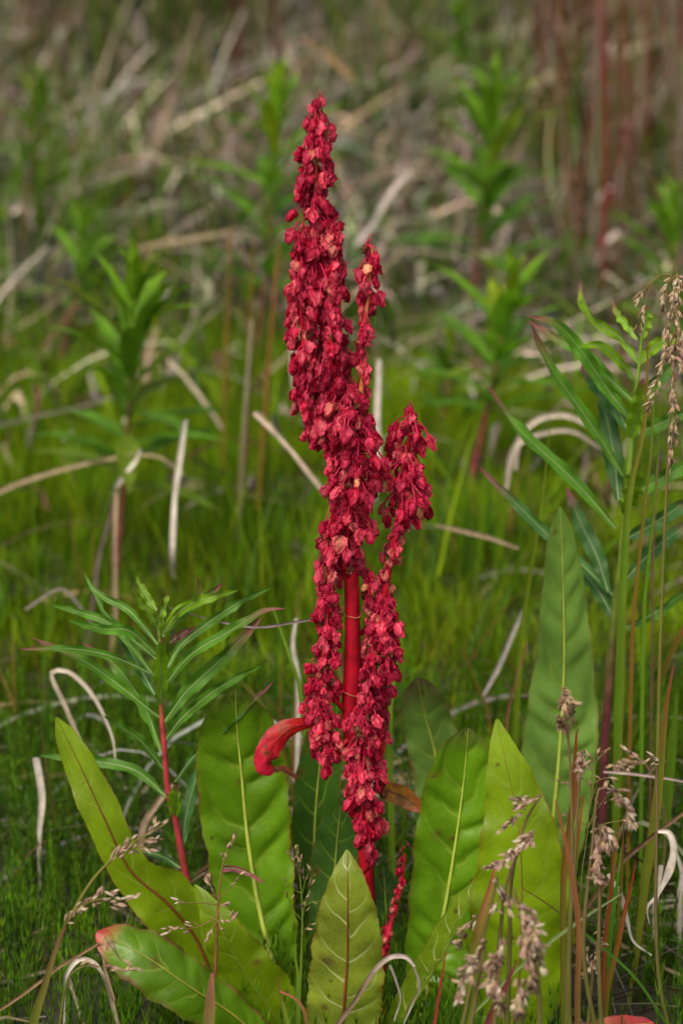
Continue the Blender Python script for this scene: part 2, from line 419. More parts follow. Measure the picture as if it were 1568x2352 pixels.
tag(emit('dead_grass_litter', merge([ga, gb, gc]), M_DRY), 'tangled grey and tan dead grass lying over the meadow', 'dead grass', kind='stuff')

# standing meadow grass, far
def stand(n, y0, y1, h0, h1, w0, w1, pal, pw=1.0, lean=.15, curl=.35, K=4, thin=None, clump=0):
    x, y = wedge(n, y0, y1, .3, .55, pw); n = len(x)
    if clump:
        m = max(n // clump, 1); cid = rng.integers(0, m, n); x, y = x[:m][cid] + rng.normal(0, .02, n), y[:m][cid] + rng.normal(0, .02, n)
    if thin is not None:
        k = thin(x, y) + rng.normal(0, .25, n) > 0; x, y = x[k], y[k]; n = len(x)
    f = np.clip(.5 + .6 * fnoise(x, y, 2.9, 1.7) + rng.normal(0, .28, n), 0, .999)
    ct = jit(np.array(pal)[(f * len(pal)).astype(int)], .3)
    return blades(x, y, rng.uniform(h0, h1, n), rng.uniform(w0, w1, n), rng.uniform(0, 6.28, n), rng.normal(0, lean, n), np.abs(rng.normal(0, curl, n)),
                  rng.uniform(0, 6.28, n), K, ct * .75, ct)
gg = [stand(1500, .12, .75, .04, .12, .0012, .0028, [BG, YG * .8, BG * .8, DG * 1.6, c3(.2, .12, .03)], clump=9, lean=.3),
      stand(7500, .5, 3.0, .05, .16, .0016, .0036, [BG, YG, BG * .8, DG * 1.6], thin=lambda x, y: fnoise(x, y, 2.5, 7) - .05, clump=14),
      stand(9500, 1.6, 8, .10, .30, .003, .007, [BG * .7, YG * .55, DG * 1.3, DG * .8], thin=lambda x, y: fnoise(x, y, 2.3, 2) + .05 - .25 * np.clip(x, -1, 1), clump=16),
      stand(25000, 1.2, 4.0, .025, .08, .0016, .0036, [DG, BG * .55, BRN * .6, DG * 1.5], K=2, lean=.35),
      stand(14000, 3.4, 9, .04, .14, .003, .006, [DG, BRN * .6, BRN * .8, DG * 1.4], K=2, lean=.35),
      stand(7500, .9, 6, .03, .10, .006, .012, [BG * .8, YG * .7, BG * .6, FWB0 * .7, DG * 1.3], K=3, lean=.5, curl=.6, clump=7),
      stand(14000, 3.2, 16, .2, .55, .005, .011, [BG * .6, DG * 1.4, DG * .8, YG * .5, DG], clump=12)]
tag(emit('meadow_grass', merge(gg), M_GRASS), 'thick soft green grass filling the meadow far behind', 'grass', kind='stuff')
gd = [stand(4500, 1.9, 8, .12, .42, .0025, .0065, [GREY, BRN, TAN, BRN * .8, c3(.14, .065, .04)], thin=lambda x, y: fnoise(x, y, 1.9, 9) + .1, clump=8),
      stand(4000, 4, 16, .2, .5, .005, .010, [TAN * .5, BRN * .8, GREY * .45, BRN * .6])]
tag(emit('dead_standing_grass', merge(gd), M_DRY), 'brown and grey dead grass stalks standing far behind', 'dead grass', kind='stuff')

#STUFF_END
# ------------------------------------------------------------------ the dock plant
CRIM, DEEP, PINK, TANF, BROWNF = c3(.62, .018, .080), c3(.42, .006, .038), c3(.70, .13, .16), c3(.52, .24, .10), c3(.14, .045, .02)
STEMR = c3(.32, .003, .014)

def fruit_geo(reach, drop, kind):
    """pedicel from the branch (origin, +x outwards) and a hanging three-winged fruit"""
    L_ = rng.uniform(.0050, .0070); W_ = rng.uniform(.0017, .0026)
    if kind == 'brown': L_ *= .7; W_ *= .55
    p0 = c3(0, 0, 0); p2 = c3(reach, 0, -drop); p1 = c3(reach * .6, 0, -drop * .25 + .0006)
    pc = PINK * .8 if kind != 'brown' else BROWNF
    gs = [tube([p0, p1, p2], [.00022, .00026, .00050], 4, 4, CRIM * .9, CRIM)]
    tilt = rng.uniform(-.25, .5)
    ax = norm(c3(math.sin(tilt), rng.normal(0, .2), -math.cos(tilt)))
    e1 = norm(np.cross(ax, c3(.3, 1, .2))); e2 = np.cross(ax, e1)
    a0 = rng.uniform(0, 6.28)
    nu, nv = 6, 6
    if kind == 'red': ce, cm = CRIM * .85, CRIM * c3(1.1, 3.2, 1.5)
    elif kind == 'deep': ce, cm = DEEP, CRIM
    elif kind == 'pink': ce, cm = CRIM * c3(1.1, 3, 1.5), PINK
    elif kind == 'tan': ce, cm = PINK, TANF
    elif kind == 'pale': ce, cm = c3(.62, .2, .12), c3(.70, .5, .2)
    else: ce, cm = BROWNF, BROWNF * 1.6
    br = rng.uniform(.8, 1.2)
    for q in range(3):
        a = a0 + q * 2.094 + rng.normal(0, .15)
        rad = e1 * math.cos(a) + e2 * math.sin(a); tan = -e1 * math.sin(a) + e2 * math.cos(a)
        u = np.linspace(-1, 1, nu + 1); v = np.linspace(0, 1, nv + 1); U_, V_ = np.meshgrid(u, v)
        w = W_ * np.maximum(np.sin(np.pi * V_**.66), 0)**.7 * (1 + .10 * np.sin(9 * V_ + a) + np.abs(U_)**3 * rng.normal(0, .2, U_.shape))
        rr = .0003 + .0008 * np.sin(np.pi * np.clip(V_, 0, 1))**.7 * (1 - .75 * U_**2) + .0007 * np.abs(U_)**3 * rng.uniform(-.3, 1.6)
        rr = rr + .00035 * np.sin(4.2 * U_ + a) * np.sin(7 * V_ + a) + rng.normal(0, .00040, U_.shape)
        al = V_ * L_ - .0007 * U_**2 * (1 - V_) + rng.normal(0, .00012, U_.shape)
        X = p2 + ax * al[..., None] + tan * (U_ * w)[..., None] + rad * rr[..., None]
        i, j = np.meshgrid(np.arange(nv), np.arange(nu), indexing='ij'); n1 = nu + 1
        F = np.stack([i*n1+j, i*n1+j+1, (i+1)*n1+j+1, (i+1)*n1+j], -1).reshape(-1, 4)
        m = (np.clip(1 - np.abs(U_) * 1.3, 0, 1) * np.clip(1.15 - V_, 0, 1))[..., None]
        C = (ce + (cm - ce) * m) * br * (1 + rng.normal(0, .10, (nv + 1, nu + 1, 1)))
        gs.append(Geo(X.reshape(-1, 3), F, C.reshape(-1, 3)))
    return merge(gs)

REACH = [.0025, .0045, .0065, .009, .012]
KINDS = ['red', 'red', 'pink', 'deep', 'deep', 'pink', 'red', 'tan', 'brown']
VAR = {}
for ri, r in enumerate(REACH):
    for ki, kd in enumerate(KINDS + ['pale']):
        VAR[ri, ki] = fruit_geo(r, rng.uniform(.002, .0055) + r * .35, kd)
VMESH = {}

dock_base = P(853, 2352, 0.0); dock_base[2] = 0.0
dock = thing('dock_plant', dock_base, 'tall crimson flowering dock with broad green basal leaves', 'dock plant')
K1 = pxm(0)
def part(name, g, mat, parent=None, root=None, label=None, kind=None):
    root = root or dock
    o = emit(name, g, mat, parent or root, np.array(root.location))
    if label: o['label'] = label
    if kind: o['kind'] = kind
    return o

spts = [(855, 2356, 15), (853, 2240, 13), (850, 2100, 13), (838, 1950, 15), (824, 1830, 18), (812, 1720, 20), (806, 1650, 21), (806, 1595, 19), (809, 1530, 16.5),
        (809, 1415, 16), (806, 1300, 15), (803, 1180, 13), (797, 1040, 11), (768, 880, 8.5), (738, 730, 6.5), (723, 570, 5), (726, 400, 3.4), (731, 226, 1.6)]
sp3 = [P(a, b, 0) for a, b, r in spts]
scol = np.array([c3(.22, .02, .012), STEMR * .8, STEMR, STEMR, STEMR, STEMR, STEMR * .9, STEMR, STEMR, STEMR * 1.05, STEMR * 1.05, STEMR, CRIM, CRIM, CRIM, c3(.4, .07, .03), c3(.42, .09, .04)])
stem = part('stem', tube(sp3, [r * K1 for a, b, r in spts], 110, 28, STEMR, scol, ridge=.045), M_STEM)
for (dx, dy, r, tl) in ((811, 1413, 17, .2), (806, 1590, 20, -.3), (824, 1835, 19, .2)):
    c = P(dx, dy, 0)
    q = [c + c3(r * K1 * math.cos(a), r * K1 * math.sin(a), .0006 * math.sin(a * 2) + tl * r * K1 * .4 * math.cos(a)) for a in np.linspace(0, 6.28, 13)]
    part('node_ring', tube(q, [.0005] * 3, 24, 5, c3(.30, .07, .03)), M_STEM, stem)

# branches: axis (d-pixels, depth y) with fruit half widths; each node carries a whorl
BR = [  # name, [(x, y, halfwidth)], depth, tube?, density, pale
 ('top', [(731, 240, 14), (727, 268, 42), (726, 330, 48), (724, 400, 52), (722, 460, 45), (721, 520, 52), (720, 570, 60)], 0.0, False, 1.25, .03),
 ('mid', [(722, 545, 50), (726, 640, 66), (735, 720, 68), (748, 800, 70), (762, 870, 72), (785, 960, 72), (795, 1030, 60)], 0.0, False, 1.25, .02),
 ('left', [(690, 555, 24), (688, 650, 36), (692, 760, 38), (700, 850, 44), (712, 950, 36), (722, 1030, 22)], -.006, True, 1.0, .02),
 ('right_top', [(770, 515, 8), (773, 560, 23), (772, 640, 25), (766, 740, 28), (763, 850, 33)], -.010, True, 1.0, .02),
 ('slim', [(853, 562, 10), (852, 590, 34), (846, 660, 36), (838, 740, 26), (833, 820, 27), (826, 900, 30), (812, 980, 40)], -.002, True, .85, .10),
 ('core', [(795, 900, 40), (812, 970, 58), (822, 1040, 64), (815, 1120, 60), (803, 1200, 58), (790, 1290, 44)], -.008, True, 1.2, .05),
 ('core_left', [(742, 900, 40), (762, 1000, 30), (772, 1090, 28), (764, 1190, 36), (755, 1290, 38)], -.004, True, 1.0, .05),
 ('low_left', [(757, 1270, 42), (754, 1340, 42), (758, 1400, 34), (750, 1470, 42), (746, 1540, 40), (766, 1600, 34)], -.006, True, 1.2, .08),
 ('nodding', [(943, 940, 16), (938, 968, 58), (932, 1040, 60), (930, 1100, 62), (930, 1160, 64), (922, 1200, 54)], .0, False, 1.0, .10),
 ('nodding_mid', [(908, 1215, 26), (896, 1275, 30), (886, 1340, 42), (882, 1400, 44)], .0, False, .8, .25),
 ('nodding_low', [(880, 1395, 44), (886, 1470, 42), (886, 1540, 42), (878, 1610, 34), (872, 1690, 20)], -.004, False, 1.2, .03),
 ('inner_right', [(842, 1320, 22), (848, 1400, 26), (848, 1480, 28), (846, 1540, 24)], .002, False, .9, .25),
 ('drooping_left', [(722, 1542, 10), (724, 1590, 34), (732, 1650, 44), (750, 1710, 44), (764, 1765, 28)], -.014, True, 1.3, .06),
 ('front', [(852, 1512, 10), (848, 1560, 40), (840, 1650, 50), (836, 1730, 55), (838, 1800, 54), (842, 1870, 48), (845, 1930, 36), (852, 1978, 16)], -.024, True, 1.3, .04),
 ('basal', [(930, 1962, 10), (920, 2010, 20), (914, 2060, 18), (900, 2110, 16), (882, 2170, 16), (870, 2240, 14)], -.012, True, .8, .02),
]
TUBES = {'nodding': [(946, 938, 2.5), (932, 1060, 4), (914, 1190, 6), (898, 1280, 7), (884, 1360, 8), (872, 1450, 8), (852, 1560, 8), (822, 1660, 9)],
         'slim': [(856, 562, 2), (847, 660, 4), (838, 760, 5), (832, 870, 6), (818, 960, 7), (800, 1060, 8)],
         'drooping_left': [(722, 1542, 2), (735, 1640, 3.5), (765, 1720, 5), (800, 1700, 7)],
         'left': [(690, 552, 2), (690, 700, 3.5), (705, 860, 4), (745, 980, 5), (785, 1040, 6)],
         'basal': [(930, 1962, 2.5), (915, 2060, 5), (890, 2150, 7), (866, 2250, 9), (856, 2352, 11)]}
fruits = []; axes_obj = {}
for (nm, ax, y0, tb, den, pale) in BR:
    if nm in TUBES: ap = TUBES[nm]; pp = [P(a, b, y0) for a, b, r in ap]; rr = [r * K1 for a, b, r in ap]
    elif tb:
        pp = [P(a, b, y0) for a, b, w in ax]; pp.append(P(ax[-1][0] + (808 - ax[-1][0]) * .9, ax[-1][1] + 45, 0)); rr = [.0005, .0010, .0014]
    else: pp = None
    host = stem
    if pp is not None:
        cA = STEMR if nm != 'slim' else c3(.42, .12, .05)
        cB = cA if nm != 'basal' else c3(.5, .03, .07)
        host = part('fruit_branch', tube(pp, rr, 40, 8, cA, cB), M_STEM)
        axes_obj[nm] = host
    if nm in ('nodding_mid', 'nodding_low'): host = axes_obj['nodding']
    A = np.array([P(a, b, y0) for a, b, w in ax]); W = np.array([w * K1 for a, b, w in ax])
    ln = np.linalg.norm(np.diff(A, axis=0), axis=1).sum()
    nn = max(3, int(ln / .0041 * den)); Cv = curve(A, nn)
    wv = np.interp(np.linspace(0, 1, nn + 1), np.concatenate([[0], np.cumsum(np.linalg.norm(np.diff(A, axis=0), axis=1))]) / ln, W)
    for k in range(nn):
        cnt = max(2, int(wv[k] / K1 / 7.5 + rng.uniform(0, 1.5)))
        for q in range(cnt):
            a = rng.uniform(0, 6.28)
            tw = max(wv[k] - .0022, .001)
            reach = tw * rng.uniform(.35, 1.0)
            ri = int(np.argmin([abs(r - reach) for r in REACH])); sc = rng.uniform(.68, 1.2)
            if reach > .013: pos = Cv[k] + c3(math.cos(a), math.sin(a) * .8, 0) * (reach - .012)
            else: pos = Cv[k]
            z = pos + c3(0, 0, rng.uniform(-.0015, .004) + .0035)
            u = rng.random()
            if u < pale: ki = 9 if rng.random() < .35 else 7
            elif u < pale + .055: ki = 8
            elif u < pale + .13: ki = 7
            else: ki = rng.integers(0, 7)
            if nm == 'basal': ki = rng.choice([0, 3, 4, 8, 8, 7]); sc *= .75
            face = -math.sin(a) * reach
            fruits.append((face, z, a + rng.normal(0, .3), sc * (reach / REACH[ri] if .8 < reach / REACH[ri] < 1.2 else 1), ri, int(ki), host))
fruits.sort(key=lambda f: -f[0])
# the 300 that face the viewer's side are single parts, the rest one mass
order = list(range(len(fruits)))
rest = []
for idx, (face, z, a, sc, ri, ki, host) in enumerate(fruits):
    if idx < 300:
        if (ri, ki) not in VMESH:
            VMESH[ri, ki] = to_mesh('fruit', VAR[ri, ki]); VMESH[ri, ki].materials.append(M_FRUIT)
        o = bpy.data.objects.new('fruit', VMESH[ri, ki]); col.objects.link(o); o.parent = host
        o.location = Vector(z - np.array(dock.location)); o.rotation_euler = (rng.normal(0, .12), rng.normal(0, .12), a); o.scale = (sc, sc, sc)
    else:
        g = VAR[ri, ki]; ca, sa = math.cos(a), math.sin(a)
        Rm = np.array([[ca, -sa, 0], [sa, ca, 0], [0, 0, 1]])
        rest.append(Geo(g.V @ Rm.T * sc + z, g.F, g.C * rng.uniform(.75, 1.25)))
part('fruit_cluster', merge(rest), M_FRUIT, kind='stuff')
print('fruits', len(fruits))

# ---- basal leaves of the dock
def dock_leaf(pts, wid, label=None, c0=c3(.085, .175, .010), c1=None, roll=0., cup=.15, und=.06, quilt=.07, nvein=9, mat=None, rib=c3(.38, .46, .07), ribr=4.5,
              edge=c3(.25, .05, .02), eamt=.7, ewid=.06, tip=.93, nu=24, nv=110, jag=.026, name='leaf', root=None, fold=0., ufreq=5., ribc=None):
    root = root or dock
    p3 = [P(*p) for p in pts]; k = pxm(pts[len(pts)//2][2])
    g = leaf(p3, [(t, w * k) for t, w in wid], nu, nv, roll, None, cup, und, ufreq, quilt, nvein, jag, c0, c1 if c1 is not None else c0, tip, edge, eamt, ewid, noise=.14, fold=fold, lesions=int(rng.integers(2, 5)))
    o = part(name, g, mat or M_DOCK, root=root, label=label)
    n = 40; idx = np.linspace(0, len(g.mid) - 1, n + 1).astype(int)
    m = g.mid[idx] + g.N[idx] * .0005
    rr = ribr * np.array([1, .95, .85, .75, .62, .5, .36, .2, .08]) * k
    part('midrib', tube(m, list(rr), n, 6, rib, ribc if ribc is not None else rib), M_RIB, o, root=root)
    return o
REDRIB = c3(.20, .05, .015)
WL = lambda m, b=.35: [(0, m * b * .6), (.12, m * b), (.3, m * .78), (.5, m), (.68, m * .95), (.82, m * .72), (.92, m * .45), (.97, m * .26), (1, m * .04)]
WO = lambda m, b=.35: [(0, m * b * .6), (.12, m * b), (.3, m * .72), (.5, m * .92), (.7, m), (.84, m * .9), (.92, m * .7), (.97, m * .42), (1, m * .08)]
WP = lambda m, b=.3: [(0, m * b * .6), (.12, m * b), (.25, m * .85), (.4, m), (.55, m * .93), (.7, m * .72), (.85, m * .45), (.95, m * .2), (1, m * .03)]
YGL = c3(.19, .31, .005); MGL = c3(.12, .265, .007); BLG = c3(.155, .29, .05)
# left narrow strap leaf with reddish rib
dock_leaf([(520, 2345, .00), (455, 2165, .00), (385, 2075, -.005), (300, 2000, -.01), (240, 1880, -.01), (185, 1760, -.005), (130, 1648, .0)],
          [(0, 25), (.15, 55), (.3, 72), (.42, 76), (.5, 52), (.6, 44), (.75, 46), (.88, 36), (.96, 22), (1, 3)],
          'long narrow olive leaf leaning out with a reddish midrib', YGL * .9, rib=REDRIB * .8, und=.16, cup=-.1, quilt=.03, ufreq=3.)
# low leaf with red tip
dock_leaf([(640, 2430, -.05), (540, 2335, -.06), (440, 2270, -.07), (330, 2195, -.07), (222, 2142, -.06)], WO(74, .6),
          'low sprawling leaf with a crimson rounded tip', MGL * .9, c1=c3(.52, .015, .05), tip=.90, cup=-.25, und=.10, roll=-.25, rib=c3(.24, .26, .03), eamt=1, ewid=.2, edge=c3(.18, .03, .03))
# big left leaf
dock_leaf([(668, 2400, .02), (640, 2260, .025), (600, 2110, .03), (572, 1950, .035), (555, 1780, .035), (544, 1660, .03), (541, 1583, .02)], WO(108, .3),
          'broad glossy upright leaf left of the stem with a pale rib', MGL, cup=.16, quilt=.26, ribr=8, c1=c3(.11, .14, .03), tip=.9)
# its lower neighbour
dock_leaf([(700, 2440, -.02), (640, 2345, -.025), (560, 2230, -.03), (500, 2120, -.03), (447, 2032, -.02)], WP(80, .5), None, YGL * .85, roll=.35, cup=-.15, und=.08, quilt=.04, rib=c3(.2, .28, .03), ribr=2)
# front leaf, underside
dock_leaf([(772, 2470, -.05), (788, 2330, -.06), (797, 2200, -.065), (798, 2080, -.07), (798, 2010, -.07), (797, 1952, -.064)], [(0, 60), (.2, 88), (.4, 92), (.6, 84), (.75, 70), (.87, 48), (.95, 26), (1, 3)],
          'pale yellow-green leaf seen from its underside with a red-brown rib, in front of the stem', c3(.21, .29, .02), mat=M_DOCKU, rib=REDRIB, ribr=4.5, cup=-.22, quilt=.05, edge=c3(.24, .06, .012), eamt=.8, ewid=.10, nvein=8)
# right of stem
dock_leaf([(950, 2420, .0), (985, 2250, .0), (1022, 2080, .0), (1048, 1920, .0), (1066, 1780, .0), (1075, 1672, -.005)], WO(98, .35),
          'broad upright leaf with a pale rib, right of the stem', MGL * 1.05, cup=.16, quilt=.25, ribr=7, c1=c3(.10, .12, .03), tip=.92)
# right front bright one
dock_leaf([(1150, 2480, -.03), (1185, 2300, -.035), (1195, 2120, -.04), (1195, 1960, -.04), (1178, 1830, -.035), (1155, 1730, -.03), (1141, 1652, -.025)], WP(128, .5),
          'bright yellow-green leaf tapering to a point, overlapping its neighbour', YGL, cup=-.1, quilt=.05, und=.07, rib=c3(.22, .16, .02), ribr=3, edge=c3(.3, .09, .015), jag=.03)
# tall blurred leaf behind
dock_leaf([(1240, 2180, .10), (1262, 1950, .10), (1282, 1750, .10), (1294, 1550, .10), (1294, 1400, .095), (1290, 1270, .09), (1285, 1165, .085)],
          [(0, 20), (.12, 50), (.3, 84), (.5, 88), (.65, 68), (.8, 52), (.92, 34), (.97, 20), (1, 3)],
          'tall pointed bluish green leaf standing above all the other leaves', BLG, cup=.12, quilt=.28, ribr=6, edge=c3(.2, .06, .04), nvein=12)
# behind right
dock_leaf([(1010, 2100, .13), (1010, 1900, .14), (1000, 1740, .15), (975, 1640, .15), (958, 1556, .14)], WO(62, .4), 'dull leaf with a browned edge behind the right-hand leaves', BLG * .8, cup=.1, edge=c3(.16, .06, .04), eamt=.9, ewid=.2, c1=c3(.13, .08, .05), tip=.8)
# dark ones behind the stem
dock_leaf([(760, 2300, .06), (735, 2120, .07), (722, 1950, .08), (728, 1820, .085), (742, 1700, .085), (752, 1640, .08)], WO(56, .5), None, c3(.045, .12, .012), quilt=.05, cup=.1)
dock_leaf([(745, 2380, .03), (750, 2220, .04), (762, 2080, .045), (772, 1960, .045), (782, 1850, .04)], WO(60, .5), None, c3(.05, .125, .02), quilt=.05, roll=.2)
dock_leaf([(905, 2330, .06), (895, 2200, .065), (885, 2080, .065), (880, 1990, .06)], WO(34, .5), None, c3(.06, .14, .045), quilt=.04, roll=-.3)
# folded leaf seen edge on
dock_leaf([(880, 2420, -.04), (945, 2300, -.045), (1010, 2190, -.05), (1062, 2090, -.05), (1090, 2025, -.045)], [(0, 20), (.2, 30), (.5, 34), (.75, 32), (.92, 22), (1, 3)], 'narrow leaf folded lengthwise', YGL * .85, fold=.8, roll=.5, cup=.2, und=.05, mat=M_DOCKU, rib=c3(.14, .18, .02), ribr=2, edge=c3(.12, .04, .015))
# low broad leaf bottom
dock_leaf([(1000, 2480, -.02), (1030, 2370, -.02), (1070, 2270, -.02), (1090, 2180, -.015)], WO(90, .6), None, MGL, cup=.1, roll=.3)
# red tipped leaf at the corner
dock_leaf([(1180, 2450, -.06), (1290, 2395, -.06), (1400, 2362, -.055), (1500, 2350, -.05)], WO(30, .7), 'small crimson spotted leaf lying low', c3(.10, .10, .015), c1=c3(.42, .02, .04), tip=.35, mat=M_REDLEAF, roll=.5, edge=c3(.25, .02, .02), nv=40, nu=12)
# cauline leaves
RL = c3(.42, .010, .010)
dock_leaf([(790, 1668, -.004), (722, 1662, -.008), (668, 1672, -.012), (628, 1708, -.016), (611, 1752, -.018), (626, 1778, -.016)], [(0, 7), (.25, 9), (.45, 20), (.62, 29), (.8, 30), (.92, 24), (1, 8)],
          'scarlet curled stem leaf', RL, c1=c3(.42, .01, .04), tip=.55, mat=M_REDLEAF, cup=-.35, roll=.35, quilt=.1, und=.12, ufreq=3., nv=60, nu=18, rib=RL * .6, ribr=1.5, edge=c3(.10, .012, .015), ewid=.4, eamt=.8, nvein=5)
dock_leaf([(628, 1772, -.016), (650, 1768, -.012), (685, 1790, -.012)], [(0, 9), (.5, 9), (1, 2)], 'brown withered leaf end', c3(.09, .025, .012), mat=M_REDLEAF, roll=.4, nv=14, nu=6, quilt=0, rib=c3(.06, .02, .01), ribr=1, cup=.6)
dock_leaf([(860, 1800, .012), (890, 1815, .012), (930, 1832, .010), (968, 1862, .006)], [(0, 8), (.3, 24), (.6, 24), (.85, 17), (1, 6)], 'orange and olive stem leaf', c3(.24, .11, .010), c1=c3(.28, .06, .012), tip=.5, mat=M_REDLEAF, rib=c3(.08, .02, .01), ribr=1.6, nv=30, nu=12, quilt=0, roll=-.2, edge=c3(.42, .05, .02), ewid=.2)
dock_leaf([(870, 1760, .012), (882, 1690, .014), (884, 1630, .014), (876, 1590, .012)], [(0, 4), (.4, 10), (.7, 9), (1, 2)], None, c3(.33, .006, .01), mat=M_REDLEAF, rib=c3(.2, .01, .01), ribr=1, nv=24, nu=8, quilt=0)
dock_leaf([(862, 2420, -.014), (864, 2340, -.016), (866, 2280, -.016), (862, 2225, -.014)], [(0, 22), (.5, 22), (.85, 12), (1, 2)], 'scarlet sheath at the stem foot', c3(.42, .006, .010), mat=M_REDLEAF, cup=-.6, rib=c3(.3, .01, .01), ribr=1, nv=24, nu=10, quilt=0)

# ------------------------------------------------------------------ willowherb (fireweed) plants
FW = c3(.085, .225, .018); FWB = c3(.17, .33, .012); FWDK = c3(.05, .14, .03); PUR = c3(.27, .05, .09)
WT = lambda m: [(0, m * .3), (.12, m * .6), (.3, m * .95), (.5, m), (.68, m * .88), (.82, m * .64), (.92, m * .42), (.97, m * .24), (1, m * .04)]
WF = lambda m: [(0, m * .28), (.15, m * .62), (.35, m * .95), (.5, m), (.68, m * .78), (.82, m * .45), (.93, m * .2), (1, m * .03)]
def fire_leaf(root, p3, wm, c0, c1, roll, tip=.82, rib=True, und=.42, nu=6, nv=30, ribc=c3(.24, .34, .13), cup=.25):
    g = leaf(p3, WT(wm * rng.uniform(.85, 1.15)), nu, nv, roll, None, cup, und, rng.uniform(2.5, 4.5), 0, 0, .05, c0, c1, tip, c0 * .8, .3, .3, noise=.12, fold=.15)
    o = emit('leaf', g, M_FIRE, root, np.array(root.location))
    if rib:
        n = 14; idx = np.linspace(0, (len(g.mid) - 1) * .85, n + 1).astype(int)
        emit('midrib', tube(g.mid[idx] + g.N[idx] * .00018, list(np.linspace(.00042, .00012, 6)), n, 4, ribc), M_RIB, o, np.array(root.location))
    return o

zA = lambda x, y: (x * .4627, 1263.1 + y * .4627)
zB = lambda x, y: (1033.5 + x * .3418, 574.2 + y * .3418)
def fireweed_px(label, y0, stem_px, stem_r, scol_, leaves, zf, wk, group='willowherb plants in the meadow', dy_amp=.03):
    base = P(*stem_px[0], y0); base[2] = float(gz(base[0], base[1]))
    root = thing('fireweed_plant', base, label, 'wildflower', group)
    p3 = [P(a, b, y0) for a, b in stem_px]; p3[0] = base
    emit('stem', tube(p3, stem_r, 40, 9, scol_[0], np.array(scol_)), M_STEM, root, base)
    sx = np.array([p for p in stem_px], float)
    for (pts, w, kd, tipd) in leaves:
        q = [zf(a, b) for a, b in pts]; m = len(q)
        p3 = [P(a, b, y0 + tipd * (k / (m - 1))**1.0) for k, (a, b) in enumerate(q)]
        c0 = {'n': FW, 'b': FWB, 'd': FWDK, 'p': PUR * c3(.8, 1.3, 1)}[kd] * rng.uniform(.85, 1.15)
        c1 = PUR if rng.random() < .75 else c0 * .7
        fire_leaf(root, p3, w * .50 * wk, c0, c1, (rng.uniform(-.5, .5), rng.uniform(-.9, .9)), tip=rng.uniform(.6, .82))
    return root
stA = [(478, None)] + [zA(*p) for p in ((1020, 2060), (960, 1780), (910, 1550), (870, 1330), (835, 1200), (815, 960), (800, 780), (795, 480), (790, 320))]
stA[0] = (490, gpy(.045))
LA = [([(785, 470), (640, 300), (480, 210), (415, 110)], 40, 'n', .02), ([(775, 540), (600, 390), (510, 290), (465, 150)], 42, 'n', .03),
      ([(775, 520), (640, 400), (520, 395), (340, 352)], 48, 'n', -.02), ([(762, 620), (560, 375), (400, 310), (250, 272)], 44, 'n', .03),
      ([(755, 615), (560, 530), (350, 490), (95, 493)], 44, 'n', -.02), ([(790, 830), (600, 680), (430, 560), (240, 475), (150, 430)], 54, 'n', -.01),
      ([(770, 720), (680, 560), (590, 410), (560, 375)], 64, 'd', .03), ([(800, 1000), (720, 780), (600, 600), (500, 510), (415, 462)], 70, 'n', .03),
      ([(822, 1100), (700, 950), (600, 880), (515, 825)], 56, 'n', -.02), ([(828, 1230), (680, 1100), (480, 1050), (200, 1020)], 62, 'n', .02),
      ([(830, 590), (900, 470), (1010, 380), (1200, 250), (1368, 172)], 48, 'n', .02), ([(810, 430), (880, 310), (1000, 250), (1180, 198)], 48, 'b', .01),
      ([(805, 420), (890, 310), (985, 240), (983, 128)], 44, 'b', -.02), ([(830, 660), (950, 520), (1150, 400), (1300, 310), (1415, 292)], 48, 'n', -.02),
      ([(820, 850), (930, 700), (1080, 560), (1200, 440), (1295, 335)], 74, 'n', .01), ([(825, 940), (900, 840), (1050, 710), (1200, 620), (1298, 575)], 50, 'n', -.02),
      ([(870, 1150), (960, 1030), (1150, 850), (1270, 740), (1358, 655)], 50, 'd', -.03), ([(800, 775), (800, 600), (800, 500), (818, 432)], 76, 'b', -.035),
      ([(790, 400), (740, 310), (690, 260), (655, 218)], 48, 'b', -.01), ([(780, 300), (740, 250), (700, 190), (678, 130)], 42, 'b', .01),
      ([(792, 430), (800, 320), (820, 250), (835, 195)], 42, 'b', .01), ([(787, 420), (785, 350), (787, 280)], 30, 'b', -.005),
      ([(905, 1470), (930, 1300), (980, 1110), (1000, 1000)], 80, 'd', .03), ([(866, 1320), (874, 1240), (880, 1160)], 80, 'b', -.03),
      ([(900, 1580), (800, 1520), (650, 1480)], 46, 'd', .03), ([(955, 1830), (880, 1760), (820, 1720)], 42, 'd', .03),
      ([(940, 1650), (1060, 1585), (1200, 1590), (1310, 1655)], 34, 'p', -.03), ([(845, 460), (900, 420), (970, 382)], 34, 'p', -.02),
      ([(840, 400), (930, 300), (1010, 240), (1105, 165)], 44, 'n', .03)]
kA = pxm(.045) * .4627
SRED = c3(.32, .035, .045)
fireweed_px('sharp willowherb with a crimson stem and narrow purple-tipped leaves, beside the low broad leaves', .045, stA, [.0022, .0021, .0019, .0016, .0012, .0007],
            [c3(.12, .12, .03), c3(.16, .09, .03), SRED * .8, SRED, SRED, SRED, c3(.12, .17, .02), c3(.14, .22, .02)], LA, zA, kA)
stB = [(1378, gpy(.15)), (1385, 1800), (1392, 1640), zB(1110, 2400), zB(1150, 2100), zB(1175, 1800), zB(1200, 1500), zB(1225, 1200), zB(1245, 950), zB(1268, 780), zB(1285, 580)]
